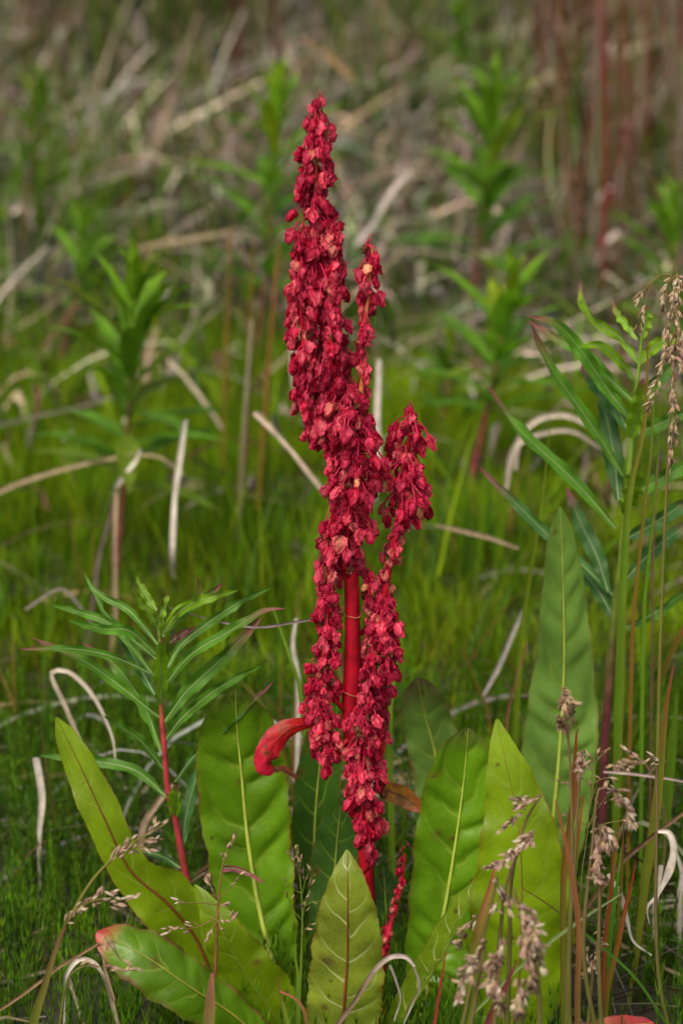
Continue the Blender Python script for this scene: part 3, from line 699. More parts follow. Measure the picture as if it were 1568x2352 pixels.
LB = [([(1265, 760), (1150, 600), (980, 480), (890, 370), (875, 205)], 60, 'b', .01), ([(1255, 600), (1180, 500), (1120, 420), (1090, 345)], 62, 'b', .02),
      ([(1240, 880), (1130, 740), (1020, 650), (930, 640), (850, 655)], 62, 'b', -.02), ([(1220, 1010), (1050, 850), (900, 700), (700, 590), (520, 470)], 80, 'n', .02),
      ([(1210, 1140), (1050, 930), (850, 640), (700, 490), (530, 445)], 110, 'n', -.01), ([(1160, 1520), (1000, 1260), (850, 1040), (700, 830), (580, 600), (540, 480)], 84, 'n', -.02),
      ([(1190, 1200), (1080, 1000), (950, 850), (880, 750)], 110, 'd', .03), ([(1130, 1680), (1100, 1400), (1050, 1130), (1000, 1000)], 130, 'd', .04),
      ([(1110, 1870), (950, 1680), (800, 1520), (600, 1340), (400, 1140), (255, 910)], 84, 'n', .01), ([(1100, 2330), (900, 2130), (640, 1900), (400, 1660), (190, 1455)], 88, 'd', .03),
      ([(1060, 2300), (980, 2050), (880, 1850), (780, 1600)], 120, 'd', .04), ([(1270, 760), (1380, 640), (1480, 600), (1620, 580)], 82, 'b', -.01),
      ([(1285, 600), (1310, 480), (1325, 370)], 84, 'b', .0), ([(1230, 1080), (1300, 980), (1420, 850), (1560, 700)], 80, 'n', .02),
      ([(1210, 1250), (1380, 1180), (1640, 1060)], 96, 'n', .0), ([(1200, 1650), (1380, 1560), (1680, 1380)], 110, 'n', .02), ([(1170, 1950), (1380, 1830), (1680, 1620)], 120, 'd', .0),
      ([(1170, 2220), (1380, 2000), (1680, 1790)], 110, 'd', .03), ([(1200, 1260), (1270, 1080), (1300, 860)], 120, 'b', -.03), ([(1170, 1760), (1210, 1600), (1240, 1400)], 130, 'b', -.03),
      ([(1110, 2500), (1000, 2300), (900, 2180), (820, 2080)], 90, 'd', .03), ([(1130, 2560), (1350, 2450), (1650, 2250)], 90, 'n', .03)]
fireweed_px('large willowherb with long curling leaves beside the tallest dock leaf and drooping grass head', .15, stB, [.0026, .0026, .0025, .0026, .0026, .0022, .0014, .0007],
            [c3(.16, .05, .05), c3(.22, .05, .06), c3(.20, .05, .06), c3(.10, .14, .02), c3(.10, .18, .02), c3(.11, .2, .02), c3(.15, .26, .02)], LB, zB, pxm(.15) * .3418)

def fireweed_bg(label, topx, topy, y0, basex, nleaf, leafl, scl=(c3(.18, .05, .04), c3(.14, .12, .03)), bright=1.0, leafy=.55):
    bp_ = P(basex, gpy(y0), y0); bp_[2] = float(gz(bp_[0], bp_[1])) - .003
    tp = P(topx, topy, y0); mid = (bp_ + tp) / 2 + c3((topx - basex) * .1 * pxm(y0), .01, 0)
    root = thing('fireweed_plant', bp_, label, 'wildflower', 'willowherb plants in the meadow')
    pp = [bp_, mid, tp]
    emit('stem', tube(pp, [.0024, .0019, .0007], 12, 6, scl[0], np.array([scl[0], scl[0], scl[1], FWB])), M_STEM, root, bp_)
    Cv = curve(pp, 60)
    for k in range(nleaf):
        f = k / (nleaf - 1); t = 1 - leafy * (1 - f)**1.15 ; p = Cv[int(t * 60)]
        a = k * 2.4 + rng.normal(0, .45); up = .22 + 1.1 * f + rng.normal(0, .22)
        L_ = leafl * (.95 - .62 * max(f - .55, 0) / .45) * rng.uniform(.8, 1.1)
        d = c3(math.cos(a) * math.cos(up), math.sin(a) * math.cos(up), math.sin(up)); h_ = norm(c3(d[0], d[1], 0))
        p3 = [p, p + d * L_ * .35, p + d * L_ * .72 - c3(0, 0, L_ * .04), p + d * L_ + h_ * L_ * .05 - c3(0, 0, L_ * .12)]
        c0 = (FW + (FWB - FW) * f) * .98 * bright * rng.uniform(.65, 1.2) * (c3(1.5, 1.0, .8) if rng.random() < .12 else 1)
        g = leaf(p3, WF(L_ * .095 + .0012), 4, 9, 0, c3(-h_[0] * .6, -h_[1] * .6, 1.0), .2, .12, 3, 0, 0, 0, c0, c0 * .8 if f < .5 else c0, .8, noise=.1, fold=.15)
        emit('leaf', g, M_FIRE, root, bp_)
    return root
fireweed_bg('soft willowherb with spreading leaves and a brownish stem, standing in the bright moss', 310, 625, .61, 262, 34, .092, bright=1.0, leafy=.62)
fireweed_bg('small blurred willowherb with a purplish stem in dead grass, behind the one in the moss', 195, 500, 1.35, 130, 20, .075, leafy=.6)
fireweed_bg('blurred upright willowherb right behind the crimson spike', 645, 185, 1.35, 585, 38, .105, bright=1.15, leafy=.72)
fireweed_bg('blurred willowherb with an arching reddish stem against the red-brown stems', 1142, 175, 1.45, 1065, 36, .115, bright=1.05, leafy=.7)
fireweed_bg('blurred bright willowherb with a crimson lower stem, between the nodding branch and the large willowherb', 1172, 640, .86, 1068, 30, .088, (c3(.2, .03, .04), c3(.22, .07, .04)), 1.2, .6)
fireweed_bg('blurred dark willowherb at the foot of the red-brown stems', 1552, 440, 1.25, 1530, 26, .085, bright=.95, leafy=.7)
fireweed_bg('dim far willowherb among dark green grass', 88, 185, 2.2, 70, 24, .09, bright=.85, leafy=.7)
fireweed_bg('low blurred willowherb under the arching one', 1040, 775, 1.05, 1010, 18, .06, bright=.85, leafy=.8)
fireweed_bg('far bright willowherb deep in the tall grass', 1065, 20, 2.9, 1040, 24, .10, bright=1.0, leafy=.8)

# ------------------------------------------------------------------ grass blades and dry blades, one by one
def strip(name, label, cat, pts, wid, c0, c1, mat, group=None, roll=0., cup=.3, edge=None, nv=22, tip=.6, und=.0, mid=None):
    """pts base -> tip, (dx, dy or None for the ground, y)"""
    q = []
    for (a, b, yy) in pts:
        if b is None:
            p = P(a, gpy(yy), yy); p[2] = float(gz(p[0], p[1])) - .003
        else: p = P(a, b, yy)
        q.append(p)
    k = pxm(pts[0][2]); n = len(wid)
    g = leaf(q, [(i_ / (n - 1), w * k * .5) for i_, w in enumerate(wid)], 4, nv, roll, None, cup, und, 2.0, 0, 0, 0, c0, c1, tip, edge, .8, .4, mid=mid, noise=.12)
    o = emit(name, g, mat, None, q[0]); return tag(o, label, cat, group)

zQ1 = lambda x, y: (x * .36617, 1722.5 + y * .36617)
zQ2 = lambda x, y: (516.7 + x * .36617, 1722.5 + y * .36617)
zQ3 = lambda x, y: (1033.5 + x * .3409, 1722.5 + y * .3409)
GB = c3(.10, .20, .012); ORG = c3(.24, .11, .025); RBR = c3(.20, .05, .02)
def gblade(label, pts, wid, c0=GB, c1=None, **k):
    k.setdefault('edge', None)
    return strip('grass_shoot', label, 'grass', pts, wid, c0, c0 if c1 is None else c1, M_GRASS, 'green grass blades', **k)
gblade('wide green grass blade with orange edges, crossing in front of the large willowherb stem', [(1408, None, .11), (1420, 1640, .11), (1432, 1300, .11), (1447, 1120, .11), (1478, 980, .11), (1488, 756, .11)], [10, 18, 22, 20, 12, 2], GB, ORG, edge=ORG, tip=.7)
gblade('upright yellow-green grass stalk with a rusty lower half, under the drooping seed head', [(1438, None, .10), (1452, 1450, .10), (1470, 1250, .10), (1492, 1050, .10), (1502, 880, .10)], [7, 9, 9, 8, 5], c3(.2, .10, .02), GB)
gblade('slender green blade rising beside the rusty grass stalk', [(1470, None, .105), (1478, 1400, .105), (1500, 1180, .105), (1512, 1000, .105)], [8, 10, 9, 3], GB * 1.1, GB)
gblade('thin purple-tinged blade behind the rusty grass stalk', [(1490, None, .13), (1500, 1250, .13), (1510, 1080, .13), (1512, 1020, .13)], [5, 6, 5, 2], c3(.16, .10, .05), PUR)
gblade('yellow-green blade behind the tallest dock leaf, bending over', [(1170, None, .22), (1195, 1480, .22), (1215, 1330, .22), (1240, 1180, .22), (1256, 1040, .22), (1262, 985, .22)], [8, 14, 16, 11, 6, 2], c3(.13, .2, .01), c3(.16, .2, .015))
gblade('wide olive blade leaning outwards with a rust tip, beyond the large willowherb', [(1420, None, .20), (1435, 1720, .20), (1490, 1620, .19), (1540, 1500, .18), (1580, 1420, .18)], [14, 22, 22, 18, 8], c3(.10, .16, .012), c3(.2, .09, .02))
gblade('reddish grass shoot with a pink tip, left of the tallest dock leaf', [(1150, None, .15), (1163, 1660, .15), (1185, 1560, .14), (1211, 1474, .14)], [5, 7, 8, 2], c3(.25, .16, .07), c3(.35, .10, .10), tip=.4)
gblade('green grass blade leaning towards the crimson stem, beside the big left leaf', [(735, None, .10), (690, 1590, .12), (655, 1480, .13), (628, 1400, .14)], [9, 15, 13, 3], c3(.13, .22, .02))
gblade('thin rust-orange blade crossing behind the right-hand leaves', [(1150, None, .2), (1122, 1650, .2), (1090, 1560, .2), (1062, 1490, .2)], [5, 6, 5, 2], ORG, ORG * .8)
b3 = lambda *a: [(*zQ3(x_, y_), yy) for x_, y_, yy in a]
gblade('brown-red folded flag blade standing before the tallest leaf', [(1295, None, -.07)] + b3((760, 900, -.07), (800, 560, -.07), (835, 300, -.07), (838, 100, -.07), (850, -120, -.07)), [10, 12, 12, 15, 18, 5], c3(.12, .15, .015), RBR, edge=RBR, tip=.35)
gblade('green blade with a scarlet tip at the panicle foot', [(1300, None, -.055)] + b3((800, 1200, -.055), (850, 700, -.055), (880, 440, -.055), (897, 305, -.055)), [6, 10, 12, 12, 2], GB, c3(.45, .07, .02), tip=.75)
gblade('blurred purple-brown blade in front of the bright dock leaf', [(1335, None, -.16)] + b3((855, 1700, -.16), (865, 1250, -.16), (830, 900, -.16), (760, 560, -.16), (708, 335, -.16)), [12, 14, 14, 14, 13, 3], c3(.13, .12, .03), c3(.28, .09, .04), tip=.2)
gblade('dark red blade of the small upright tuft', [(1385, None, -.03)] + b3((1060, 1600, -.03), (1120, 1350, -.03), (1180, 1060, -.03), (1220, 900, -.03), (1246, 745, -.03)), [8, 12, 14, 13, 9, 2], c3(.15, .12, .015), c3(.25, .025, .02), tip=.3)
gblade('bright fresh green blade in the small upright tuft', [(1388, None, -.02)] + b3((1060, 1500, -.02), (1090, 1150, -.02), (1130, 850, -.02), (1150, 650, -.02)), [7, 10, 12, 10, 2], c3(.10, .27, .02))
gblade('tall brown-edged green blade in the small upright tuft', [(1384, None, -.025)] + b3((1035, 1600, -.025), (1070, 1050, -.025), (1110, 700, -.025), (1133, 460, -.025)), [7, 11, 13, 12, 2], GB, RBR, edge=RBR, tip=.6)
gblade('thin brown blade of the small upright tuft, touching its tallest', [(1392, None, -.02)] + b3((1110, 1300, -.02), (1150, 900, -.02), (1160, 640, -.02), (1168, 460, -.02)), [6, 8, 8, 7, 2], GB * .8, RBR, tip=.4)
gblade('short maroon blade at the edge of the small upright tuft', [(1380, None, -.03)] + b3((1040, 1300, -.03), (1075, 1000, -.03), (1095, 660, -.03)), [6, 10, 9, 2], RBR, c3(.2, .03, .02))
gblade('green blade fading to rust below, with a withered seam, right of the small tuft', [(1440, None, .02)] + b3((1250, 1400, .02), (1310, 900, .02), (1380, 450, .02), (1410, 150, .02), (1450, -280, .02), (1500, -560, .02)), [10, 14, 20, 24, 22, 14, 3], c3(.13, .17, .015), c3(.22, .05, .03), edge=ORG, tip=.7)
gblade('wide blurred green blade behind the curled dry leaf', [(1495, None, .16)] + b3((1430, 900, .16), (1450, 500, .16), (1490, 0, .16), (1530, -400, .16)), [14, 20, 24, 22, 4], c3(.10, .19, .012))
gblade('pale thin blade lying diagonally across the bright dock leaf', [(1065, 2350, -.075)] + b3((150, 1780, -.075), (480, 1450, -.08), (800, 1200, -.075), (1150, 970, -.06)), [7, 9, 9, 8, 3], c3(.16, .24, .07), c3(.2, .24, .12))
gblade('long fine green blade slanting down across the horsetail', b3((1450, 1840, -.04), (1240, 1530, -.045), (950, 1270, -.05), (640, 1030, -.06), (480, 930, -.065)), [6, 7, 6, 5, 2], c3(.08, .2, .025), c3(.2, .05, .03))
gblade('blurred maroon blade at the foot of the seed heads', [(1100, 2420, -.17)] + b3((250, 1846, -.17), (370, 1600, -.17), (450, 1420, -.17)), [12, 18, 14, 2], c3(.2, .05, .05), c3(.22, .03, .05))
gblade('blurred rust-brown sheath blade among the seed heads', [(1070, 2450, -.15)] + b3((140, 1500, -.15), (190, 1200, -.15), (260, 950, -.15), (300, 800, -.15)), [16, 20, 22, 20, 6], c3(.12, .18, .015), c3(.30, .10, .05), tip=.45)
b1 = lambda *a: [(*zQ1(x_, y_), yy) for x_, y_, yy in a]
b2 = lambda *a: [(*zQ2(x_, y_), yy) for x_, y_, yy in a]
gblade('blurred brown-green sheath blade under the pink seed heads, before the dark horsetail', [(60, 2440, -.13)] + b1((210, 1719, -.13), (300, 1420, -.13), (350, 1250, -.13), (420, 1080, -.13)), [18, 22, 18, 12, 5], c3(.13, .15, .02), c3(.17, .08, .05), tip=.4)
gblade('blurred pink-flushed sheath blade at the foot of the open panicle', [(480, 2450, -.12)] + b1((1310, 1719, -.12), (1320, 1560, -.12), (1330, 1400, -.12)), [24, 28, 26, 8], c3(.16, .18, .03), c3(.36, .14, .10), tip=.3)
gblade('red curled grass tip before the front leaf', [(710, 2420, -.09)] + b2((500, 1650, -.09), (440, 1560, -.09), (340, 1512, -.09)), [7, 9, 8, 3], c3(.14, .15, .02), c3(.4, .12, .08), tip=.2)
gblade('slim yellow-green blade left of the front leaf with a rusty tip', [(680, 2430, -.085)] + b2((390, 1700, -.085), (350, 1550, -.085), (328, 1412, -.085)), [10, 12, 9, 2], c3(.15, .22, .02), RBR)
gblade('stout green sheath blade below the dark little panicle', [(690, 2430, -.06)] + b2((450, 1600, -.06), (455, 1400, -.06), (425, 1230, -.06)), [12, 14, 10, 2], c3(.12, .22, .02))
gblade('thin crimson blade beside the folded dock leaf', [(985, 2430, -.08)] + b2((1330, 1600, -.08), (1360, 1420, -.08), (1385, 1265, -.08)), [6, 8, 7, 2], c3(.3, .05, .04), c3(.3, .04, .03))
gblade('green blade behind the foot of the right-hand leaves', [(905, None, .09), (895, 1640, .10), (905, 1560, .11), (925, 1440, .12)], [10, 16, 14, 3], c3(.12, .22, .015))
gblade('curving green blade beneath the stem leaf', [(985, None, .10), (940, 1780, .10), (885, 1700, .09), (860, 1675, .09)], [5, 7, 6, 2], c3(.06, .2, .025))

def dblade(label, pts, wid, c0=PALE, c1=None, **k):
    k.setdefault('cup', .5); k.setdefault('und', .18); k.setdefault('roll', list(rng.uniform(-.7, .7, 4))); k.setdefault('edge', c0 * c3(.5, .46, .42))
    return strip('dry_grass_blade', label, 'dry grass', pts, wid, c0, c0 if c1 is None else c1, M_DRY, 'dry dead grass blades', **k)
WHT = c3(.62, .57, .48)
dblade('bent pale straw arching like a hairpin behind the willowherb', [(290, None, .17), (205, 1760, .17), (150, 1620, .17), (120, 1545, .17), (160, 1545, .17), (215, 1600, .17), (258, 1690, .17), (266, 1750, .17)], [7, 10, 11, 10, 12, 12, 9, 3], TAN * 1.2, WHT, tip=.3, nv=50)
dblade('flat white dead blade hanging beside the strap leaf', [(90, None, .16), (92, 1910, .16), (97, 1830, .16), (85, 1740, .16)], [3, 10, 17, 19], WHT * .9)
dblade('white dead blade standing in the bright moss', [(402, 1330, .55), (395, 1290, .5), (402, 1160, .5), (415, 1040, .5), (424, 965, .5)], [4, 9, 12, 14, 12], WHT * 1.1)
dblade('long dead stalk lying across the moss, bending down at its end', [(-40, 1150, .62), (60, 1105, .60), (250, 1055, .58), (360, 1048, .57), (425, 1092, .57)], [9, 11, 10, 8, 4], TAN * 1.2, nv=36)
dblade('upright split tan stalk under the willowherb in the moss', [(258, None, .50), (262, 1400, .50), (262, 1250, .50), (266, 1130, .50)], [12, 13, 13, 11], c3(.42, .31, .20))
dblade('dark grey leaning stalk beside the split tan stalk', [(190, None, .48), (225, 1300, .49), (250, 1200, .5), (268, 1120, .5)], [9, 10, 9, 6], c3(.13, .10, .09))
dblade('white curled scrap on the willowherb stem', [(262, 1122, .56), (292, 1085, .55), (312, 1058, .55), (322, 1030, .55)], [6, 15, 10, 4], WHT)
dblade('straight dead straw slanting to the crimson spike', [(745, 1130, .42), (690, 1065, .42), (635, 1000, .43), (585, 948, .44)], [12, 12, 12, 12], c3(.45, .36, .27))
dblade('straight dead straw lying behind the soft willowherb', [(510, 985, .85), (470, 925, .85), (430, 875, .86), (388, 828, .88)], [8, 10, 10, 10], c3(.40, .34, .25))
dblade('white upright dead stub behind the slim fruit branch', [(862, 1130, .48), (864, 1040, .48), (868, 930, .48), (872, 825, .48)], [20, 20, 17, 15], WHT * .9)
dblade('white dead blade close behind the crimson stem, above the big left leaf', [(680, None, .25), (684, 1560, .25), (672, 1480, .25), (680, 1420, .25)], [6, 12, 14, 9], WHT * .8)
dblade('grey straw lying far across the moss', [(-40, 985, .95), (80, 955, .95), (180, 935, .95), (260, 912, .95)], [7, 8, 7, 4], GREY)
dblade('thin grey twig lying across in front of the moss to the crimson stem', [(388, 1395, .06), (500, 1428, .06), (590, 1440, .05), (680, 1428, .05), (742, 1418, .05)], [2, 4, 6, 7, 6], c3(.22, .18, .17))
dblade('grey bent straw in the dark gap behind the willowherb leaves', [(60, 1400, .38), (140, 1352, .38), (190, 1400, .38), (215, 1440, .38)], [7, 9, 8, 4], GREY)
dblade('broad brown dead stalks leaning behind the crimson willowherb stem', [(305, None, .13), (330, 1900, .13), (365, 1840, .13), (395, 1800, .13)], [14, 17, 18, 14], c3(.30, .22, .15))
dblade('pale straw running down behind the strap leaf', [(295, 1935, .12), (255, 1850, .13), (235, 1800, .14), (215, 1750, .15)], [8, 9, 8, 5], TAN)
dblade('brown jointed stalk slanting up to the crimson leaf tip', [(-20, 2330, -.05)] + b1((150, 1530, -.05), (380, 1360, -.055), (500, 1290, -.06), (625, 1212, -.065)), [9, 9, 8, 8, 6], c3(.20, .13, .07), cup=.8)
dblade('white ribbon arching over in front of the dark horsetail', [(150, 2400, -.05)] + b1((403, 1600, -.055), (415, 1420, -.06), (500, 1315, -.06), (590, 1340, -.06), (650, 1430, -.06), (690, 1540, -.055), (740, 1720, -.05)), [5, 6, 6, 10, 13, 11, 12, 10], WHT * .8, c3(.4, .3, .2), nv=50, tip=.6)
dblade('brown stub leaning under the crimson leaf tip', [(262, 2300, -.065)] + b1((670, 1400, -.065), (650, 1300, -.065), (635, 1210, -.065)), [8, 8, 8, 7], c3(.3, .21, .13))
dblade('brown stalk with a frayed grey end before the front leaf', [(760, 2370, -.12)] + b2((800, 1590, -.12), (870, 1480, -.12), (950, 1370, -.12), (1040, 1300, -.12), (1130, 1300, -.12), (1190, 1360, -.12)), [13, 12, 12, 13, 12, 13, 6], c3(.22, .16, .11), c3(.42, .37, .33), tip=.5, nv=40)
dblade('curled grey shred hanging from the frayed stalk', b2((1170, 1330, -.12), (1215, 1480, -.118), (1170, 1600, -.116), (1120, 1720, -.115)), [5, 6, 5, 3], c3(.38, .34, .31))
dblade('thin curled grey shred hanging from the frayed stalk, inner one', b2((1030, 1350, -.12), (1070, 1450, -.118), (1098, 1560, -.116), (1060, 1700, -.115)), [7, 6, 4, 3], c3(.36, .32, .29))
dblade('stout brown stalk leaning in over the horsetail', [(1325, 2115, .01)] + b3((1000, 960, .01), (1170, 740, .0), (1390, 560, -.01), (1620, 400, -.02)), [11, 11, 12, 11, 9], c3(.17, .105, .06), cup=.9)
dblade('curled white dry leaf hanging from the stout brown stalk', b3((1385, 550, -.012), (1470, 555, -.014), (1508, 660, -.015), (1480, 820, -.014), (1400, 980, -.012), (1330, 1060, -.012), (1340, 1170, -.012)), [7, 17, 22, 20, 13, 8, 3], WHT * .95, c3(.4, .36, .33), nv=44, tip=.5)
dblade('white shrivelled blade between the upright tuft and horsetail', b3((1355, 1385, -.01), (1230, 1290, -.01), (1190, 1150, -.012), (1140, 960, -.014), (1060, 835, -.014)), [4, 7, 10, 12, 9], WHT * .85)
dblade('flat white dead blade standing behind the curled dry leaf', [(1505, None, .05)] + b3((1380, 1050, .05), (1400, 900, .05), (1415, 775, .05)), [4, 9, 13, 12], WHT * .8)
dblade('crumpled white dead blade at the dry leaf side', [(1560, None, .06)] + b3((1540, 1000, .06), (1560, 830, .06), (1520, 690, .06)), [6, 14, 18, 8], WHT * .75)
dblade('grey straw lying level behind the fine panicle', b3((1030, 145, .06), (1250, 165, .06), (1450, 190, .06), (1600, 215, .06)), [6, 7, 7, 6], c3(.34, .27, .24))
dblade('pale arched dead blade behind the large willowherb, upper one', [(1180, 1080, .55), (1190, 1010, .55), (1230, 965, .55), (1300, 955, .55), (1390, 1000, .55)], [12, 18, 14, 12, 8], PALE, nv=36)
dblade('pale arched dead blade behind the large willowherb, lower one', [(1160, 1130, .5), (1180, 1030, .5), (1230, 1000, .5), (1310, 990, .5), (1380, 1030, .5)], [10, 14, 12, 10, 6], PALE * .85, nv=36)
dblade('grey straight dead stem lying blurred beside the crimson spike', [(820, 562, 1.2), (860, 500, 1.25), (910, 425, 1.3), (945, 390, 1.3)], [14, 15, 15, 14], c3(.48, .42, .37))
dblade('long pale stalk lying level across the blurred dead grass', [(300, 570, 1.35), (400, 555, 1.35), (500, 540, 1.35), (545, 530, 1.35)], [9, 12, 12, 9], TAN * 1.1)
dblade('thick pale stem standing blurred and leaning in the dark far grass', [(330, 420, 2.3), (375, 270, 2.3), (405, 160, 2.3), (455, 30, 2.3)], [20, 22, 18, 12], c3(.33, .25, .18))
dblade('brown dead blade bent over a pale stalk far behind the spike', [(812, 190, 1.9), (775, 145, 1.9), (730, 108, 1.9), (695, 92, 1.9)], [8, 16, 14, 8], c3(.34, .22, .11))
dblade('grey level straw behind the right-hand willowherbs', [(1000, 1205, .4), (1060, 1220, .4), (1120, 1235, .4), (1190, 1260, .4)], [6, 11, 10, 5], TAN)
dblade('leaning grey straw between the right-hand leaves', [(1110, 1600, .28), (1150, 1520, .28), (1185, 1440, .28), (1205, 1390, .28)], [9, 13, 12, 7], c3(.30, .28, .25))

# rusty and reddish stalks of the background
def stalk(label, pts, r, c0, c1, group, name='grass_stalk'):
    q = []
    for (a, b, yy) in pts:
        p = P(a, gpy(yy) if b is None else b, yy)
        if b is None: p[2] = float(gz(p[0], p[1])) - .003
        q.append(p)
    g = tube(q, [r, r * .9, r * .45], 10, 5, c0, c1)
    return tag(emit(name, g, M_GRASS, None, q[0]), label, 'grass', group)
OC = c3(.26, .20, .02)
for (lb, xb, xt, yt, yy, c0, c1) in (('ochre blurred grass stalk left of the crimson spike, tallest of its row', 512, 530, 520, .9, OC, c3(.24, .16, .03)),
                                 ('rusty blurred grass stalk next to the tallest ochre one', 565, 582, 560, .95, c3(.22, .09, .03), OC),
                                 ('orange-brown blurred grass stalk nearest the crimson spike', 590, 640, 560, .8, OC, c3(.36, .13, .06)),
                                 ('pale blurred grass stalk between the rusty and orange ones', 545, 578, 735, .7, c3(.3, .24, .12), PALE)):
    stalk(lb, [(xb, None, yy), ((xb + xt) / 2 - 3, (gpy(yy) + yt) / 2, yy), (xt, yt, yy)], .0023, c0, c1, 'blurred stalks left of the spike')
for k in range(130):
    yy = rng.uniform(1.6, 4.4); xb = 1215 + 430 * rng.random()**.8; h_ = rng.uniform(.16, .5); sc_ = 1 / pxm(yy)
    xt = xb + rng.normal(6, 60); yb = gpy(yy); yt = yb - h_ * sc_ * .96
    c0 = random.choice([c3(.17, .04, .03), c3(.21, .045, .038), c3(.13, .05, .025), c3(.20, .12, .07), c3(.26, .21, .15)]) * rng.uniform(.8, 1.2)
    cn_ = 'pale straw-coloured' if c0[1] > .16 else 'tan-brown' if c0[1] > .085 else 'maroon' if c0[2] > c0[1] * .62 else 'dark russet'
    stalk(cn_ + ' dead stem in the blurred stand of red-brown stems behind', [(xb, None, yy), ((xb + xt) / 2 + rng.normal(0, 16), (yb + yt) / 2, yy), (xt, yt, yy)], rng.uniform(.0015, .0036), c0, c0 * rng.uniform(.8, 1.2), 'blurred stand of red-brown stems', 'dead_stem')
for k in range(40):
    yy = rng.uniform(2.6, 5.0); xb = rng.uniform(-60, 700); h_ = rng.uniform(.3, .6); sc_ = 1 / pxm(yy)
    xt = xb + rng.normal(5, 20); yb = gpy(yy); yt = yb - h_ * sc_ * .96
    c0 = random.choice([c3(.10, .045, .03), c3(.07, .035, .02), c3(.12, .07, .035), c3(.09, .10, .02)]) * rng.uniform(.8, 1.2)
    stalk('dark brown dead stem standing in the dim far grass', [(xb, None, yy), ((xb + xt) / 2, (yb + yt) / 2, yy), (xt, yt, yy)], rng.uniform(.003, .006), c0, c0, 'dark stems in the far grass', 'dead_stem')

# ------------------------------------------------------------------ seeding grasses
def spikelet(kind):
    L_ = rng.uniform(.0042, .0060); r = L_ * rng.uniform(.11, .15)
    base = {'pink': c3(.42, .28, .20), 'tan': c3(.44, .33, .19), 'brown': c3(.20, .125, .07), 'pale': c3(.56, .47, .34), 'plum': c3(.25, .15, .115), 'green': c3(.2, .22, .06)}[kind]
    gs = []
    for s_ in (-1, 1):
        off = c3(s_ * r * .45, 0, 0)
        g = tube([c3(0, 0, 0), c3(s_ * r * .7, 0, L_ * .45), c3(s_ * r * .9, 0, L_ * rng.uniform(.9, 1.1))], [r * .25, r, r * .8, r * .08], 5, 5, base * .8, base * 1.2)
        gs.append(g)
    return merge(gs)
SPK = {}
for kd in ('pink', 'tan', 'brown', 'pale', 'plum', 'green'):
    for q in range(3):
        me = to_mesh('spikelet', spikelet(kd)); me.materials.append(M_SEED); SPK[kd, q] = me

def panicle(label, stalk_px, r, c0, c1, branches, kinds, size=1.0, dens=1.0, group='seeding grasses', y0=None, jitter=.0016):
    """stalk_px: (dx,dy,y) base->top; branches: list of pixel paths (dx,dy,y) from the stalk outwards carrying spikelets from fraction s0 on"""
    q = []
    for (a, b, yy) in stalk_px:
        p = P(a, gpy(yy) if b is None else b, yy)
        if b is None: p[2] = float(gz(p[0], p[1])) - .003
        q.append(p)
    root = thing('seeding_grass', q[0], label, 'grass', group)
    n = max(24, len(q) * 7)
    emit('stalk', tube(q, r, n, 6, c0, c1), M_GRASS, root, q[0])
    for (path, s0) in branches:
        bp3 = [P(*p) for p in path]
        b = emit('seed_branch', tube(bp3, [.00028, .00022, .00015], 10, 4, c1), M_GRASS, root, q[0])
        ln = np.linalg.norm(np.diff(np.array(bp3), axis=0), axis=1).sum()
        m = max(2, int(ln * (1 - s0) / .0019 * dens)); Cv = curve(bp3, 40); T = tangents(Cv)
        for k in range(m):
            t = s0 + (1 - s0) * (k + rng.uniform(0, .8)) / m; ii = min(int(t * 40), 40)
            d = norm(T[ii] * 1.2 + rng.normal(0, .45, 3)); kd = random.choice(kinds)
            o = bpy.data.objects.new('spikelet', SPK[kd, random.randrange(3)]); col.objects.link(o); o.parent = b
            o.location = Vector(Cv[ii] + rng.normal(0, jitter * .5, 3) - q[0])
            o.rotation_euler = Vector(d).to_track_quat('Z', 'Y').to_euler(); s_ = size * rng.uniform(.62, 1.05); o.scale = (s_, s_, s_)
    return root
GS = c3(.14, .18, .03)
# drooping head at the right
zb = lambda *a: [(*zB(x_, y_), yy) for x_, y_, yy in a]
panicle('large drooping tan panicle with hanging bead-like branches beside the large willowherb', [(1500, None, .07), (1515, 1500, .07), (1535, 1000, .07), (1552, 760, .07)] + zb((1530, 200, .07), (1512, 65, .07)),
        [.0011, .0011, .001, .0006, .0002], GS, c3(.26, .2, .06),
        [(zb((1512, 170, .07), (1440, 250, .065), (1430, 330, .06), (1420, 380, .06)), .15), (zb((1520, 160, .07), (1500, 300, .06), (1470, 480, .058), (1450, 620, .056), (1480, 720, .055)), .05),
         (zb((1525, 160, .07), (1535, 260, .062), (1520, 420, .06), (1510, 600, .058), (1540, 760, .056)), .05), (zb((1500, 170, .07), (1400, 170, .066), (1300, 270, .062), (1240, 340, .06)), .75),
         (zb((1490, 180, .07), (1370, 200, .066), (1300, 380, .062), (1280, 560, .06)), .6), (zb((1520, 500, .06), (1450, 720, .055), (1400, 850, .052), (1340, 1000, .05), (1320, 1080, .05)), .2),
         (zb((1480, 620, .06), (1480, 780, .056), (1500, 900, .054), (1490, 980, .054)), .05), (zb((1500, 900, .055), (1500, 1050, .053), (1500, 1180, .052), (1480, 1340, .05), (1475, 1470, .05)), .1),
         (zb((1540, 500, .06), (1570, 700, .055), (1570, 850, .054), (1580, 980, .054)), .05)], ['tan', 'tan', 'pale', 'pink', 'brown'], .95, 1.5)
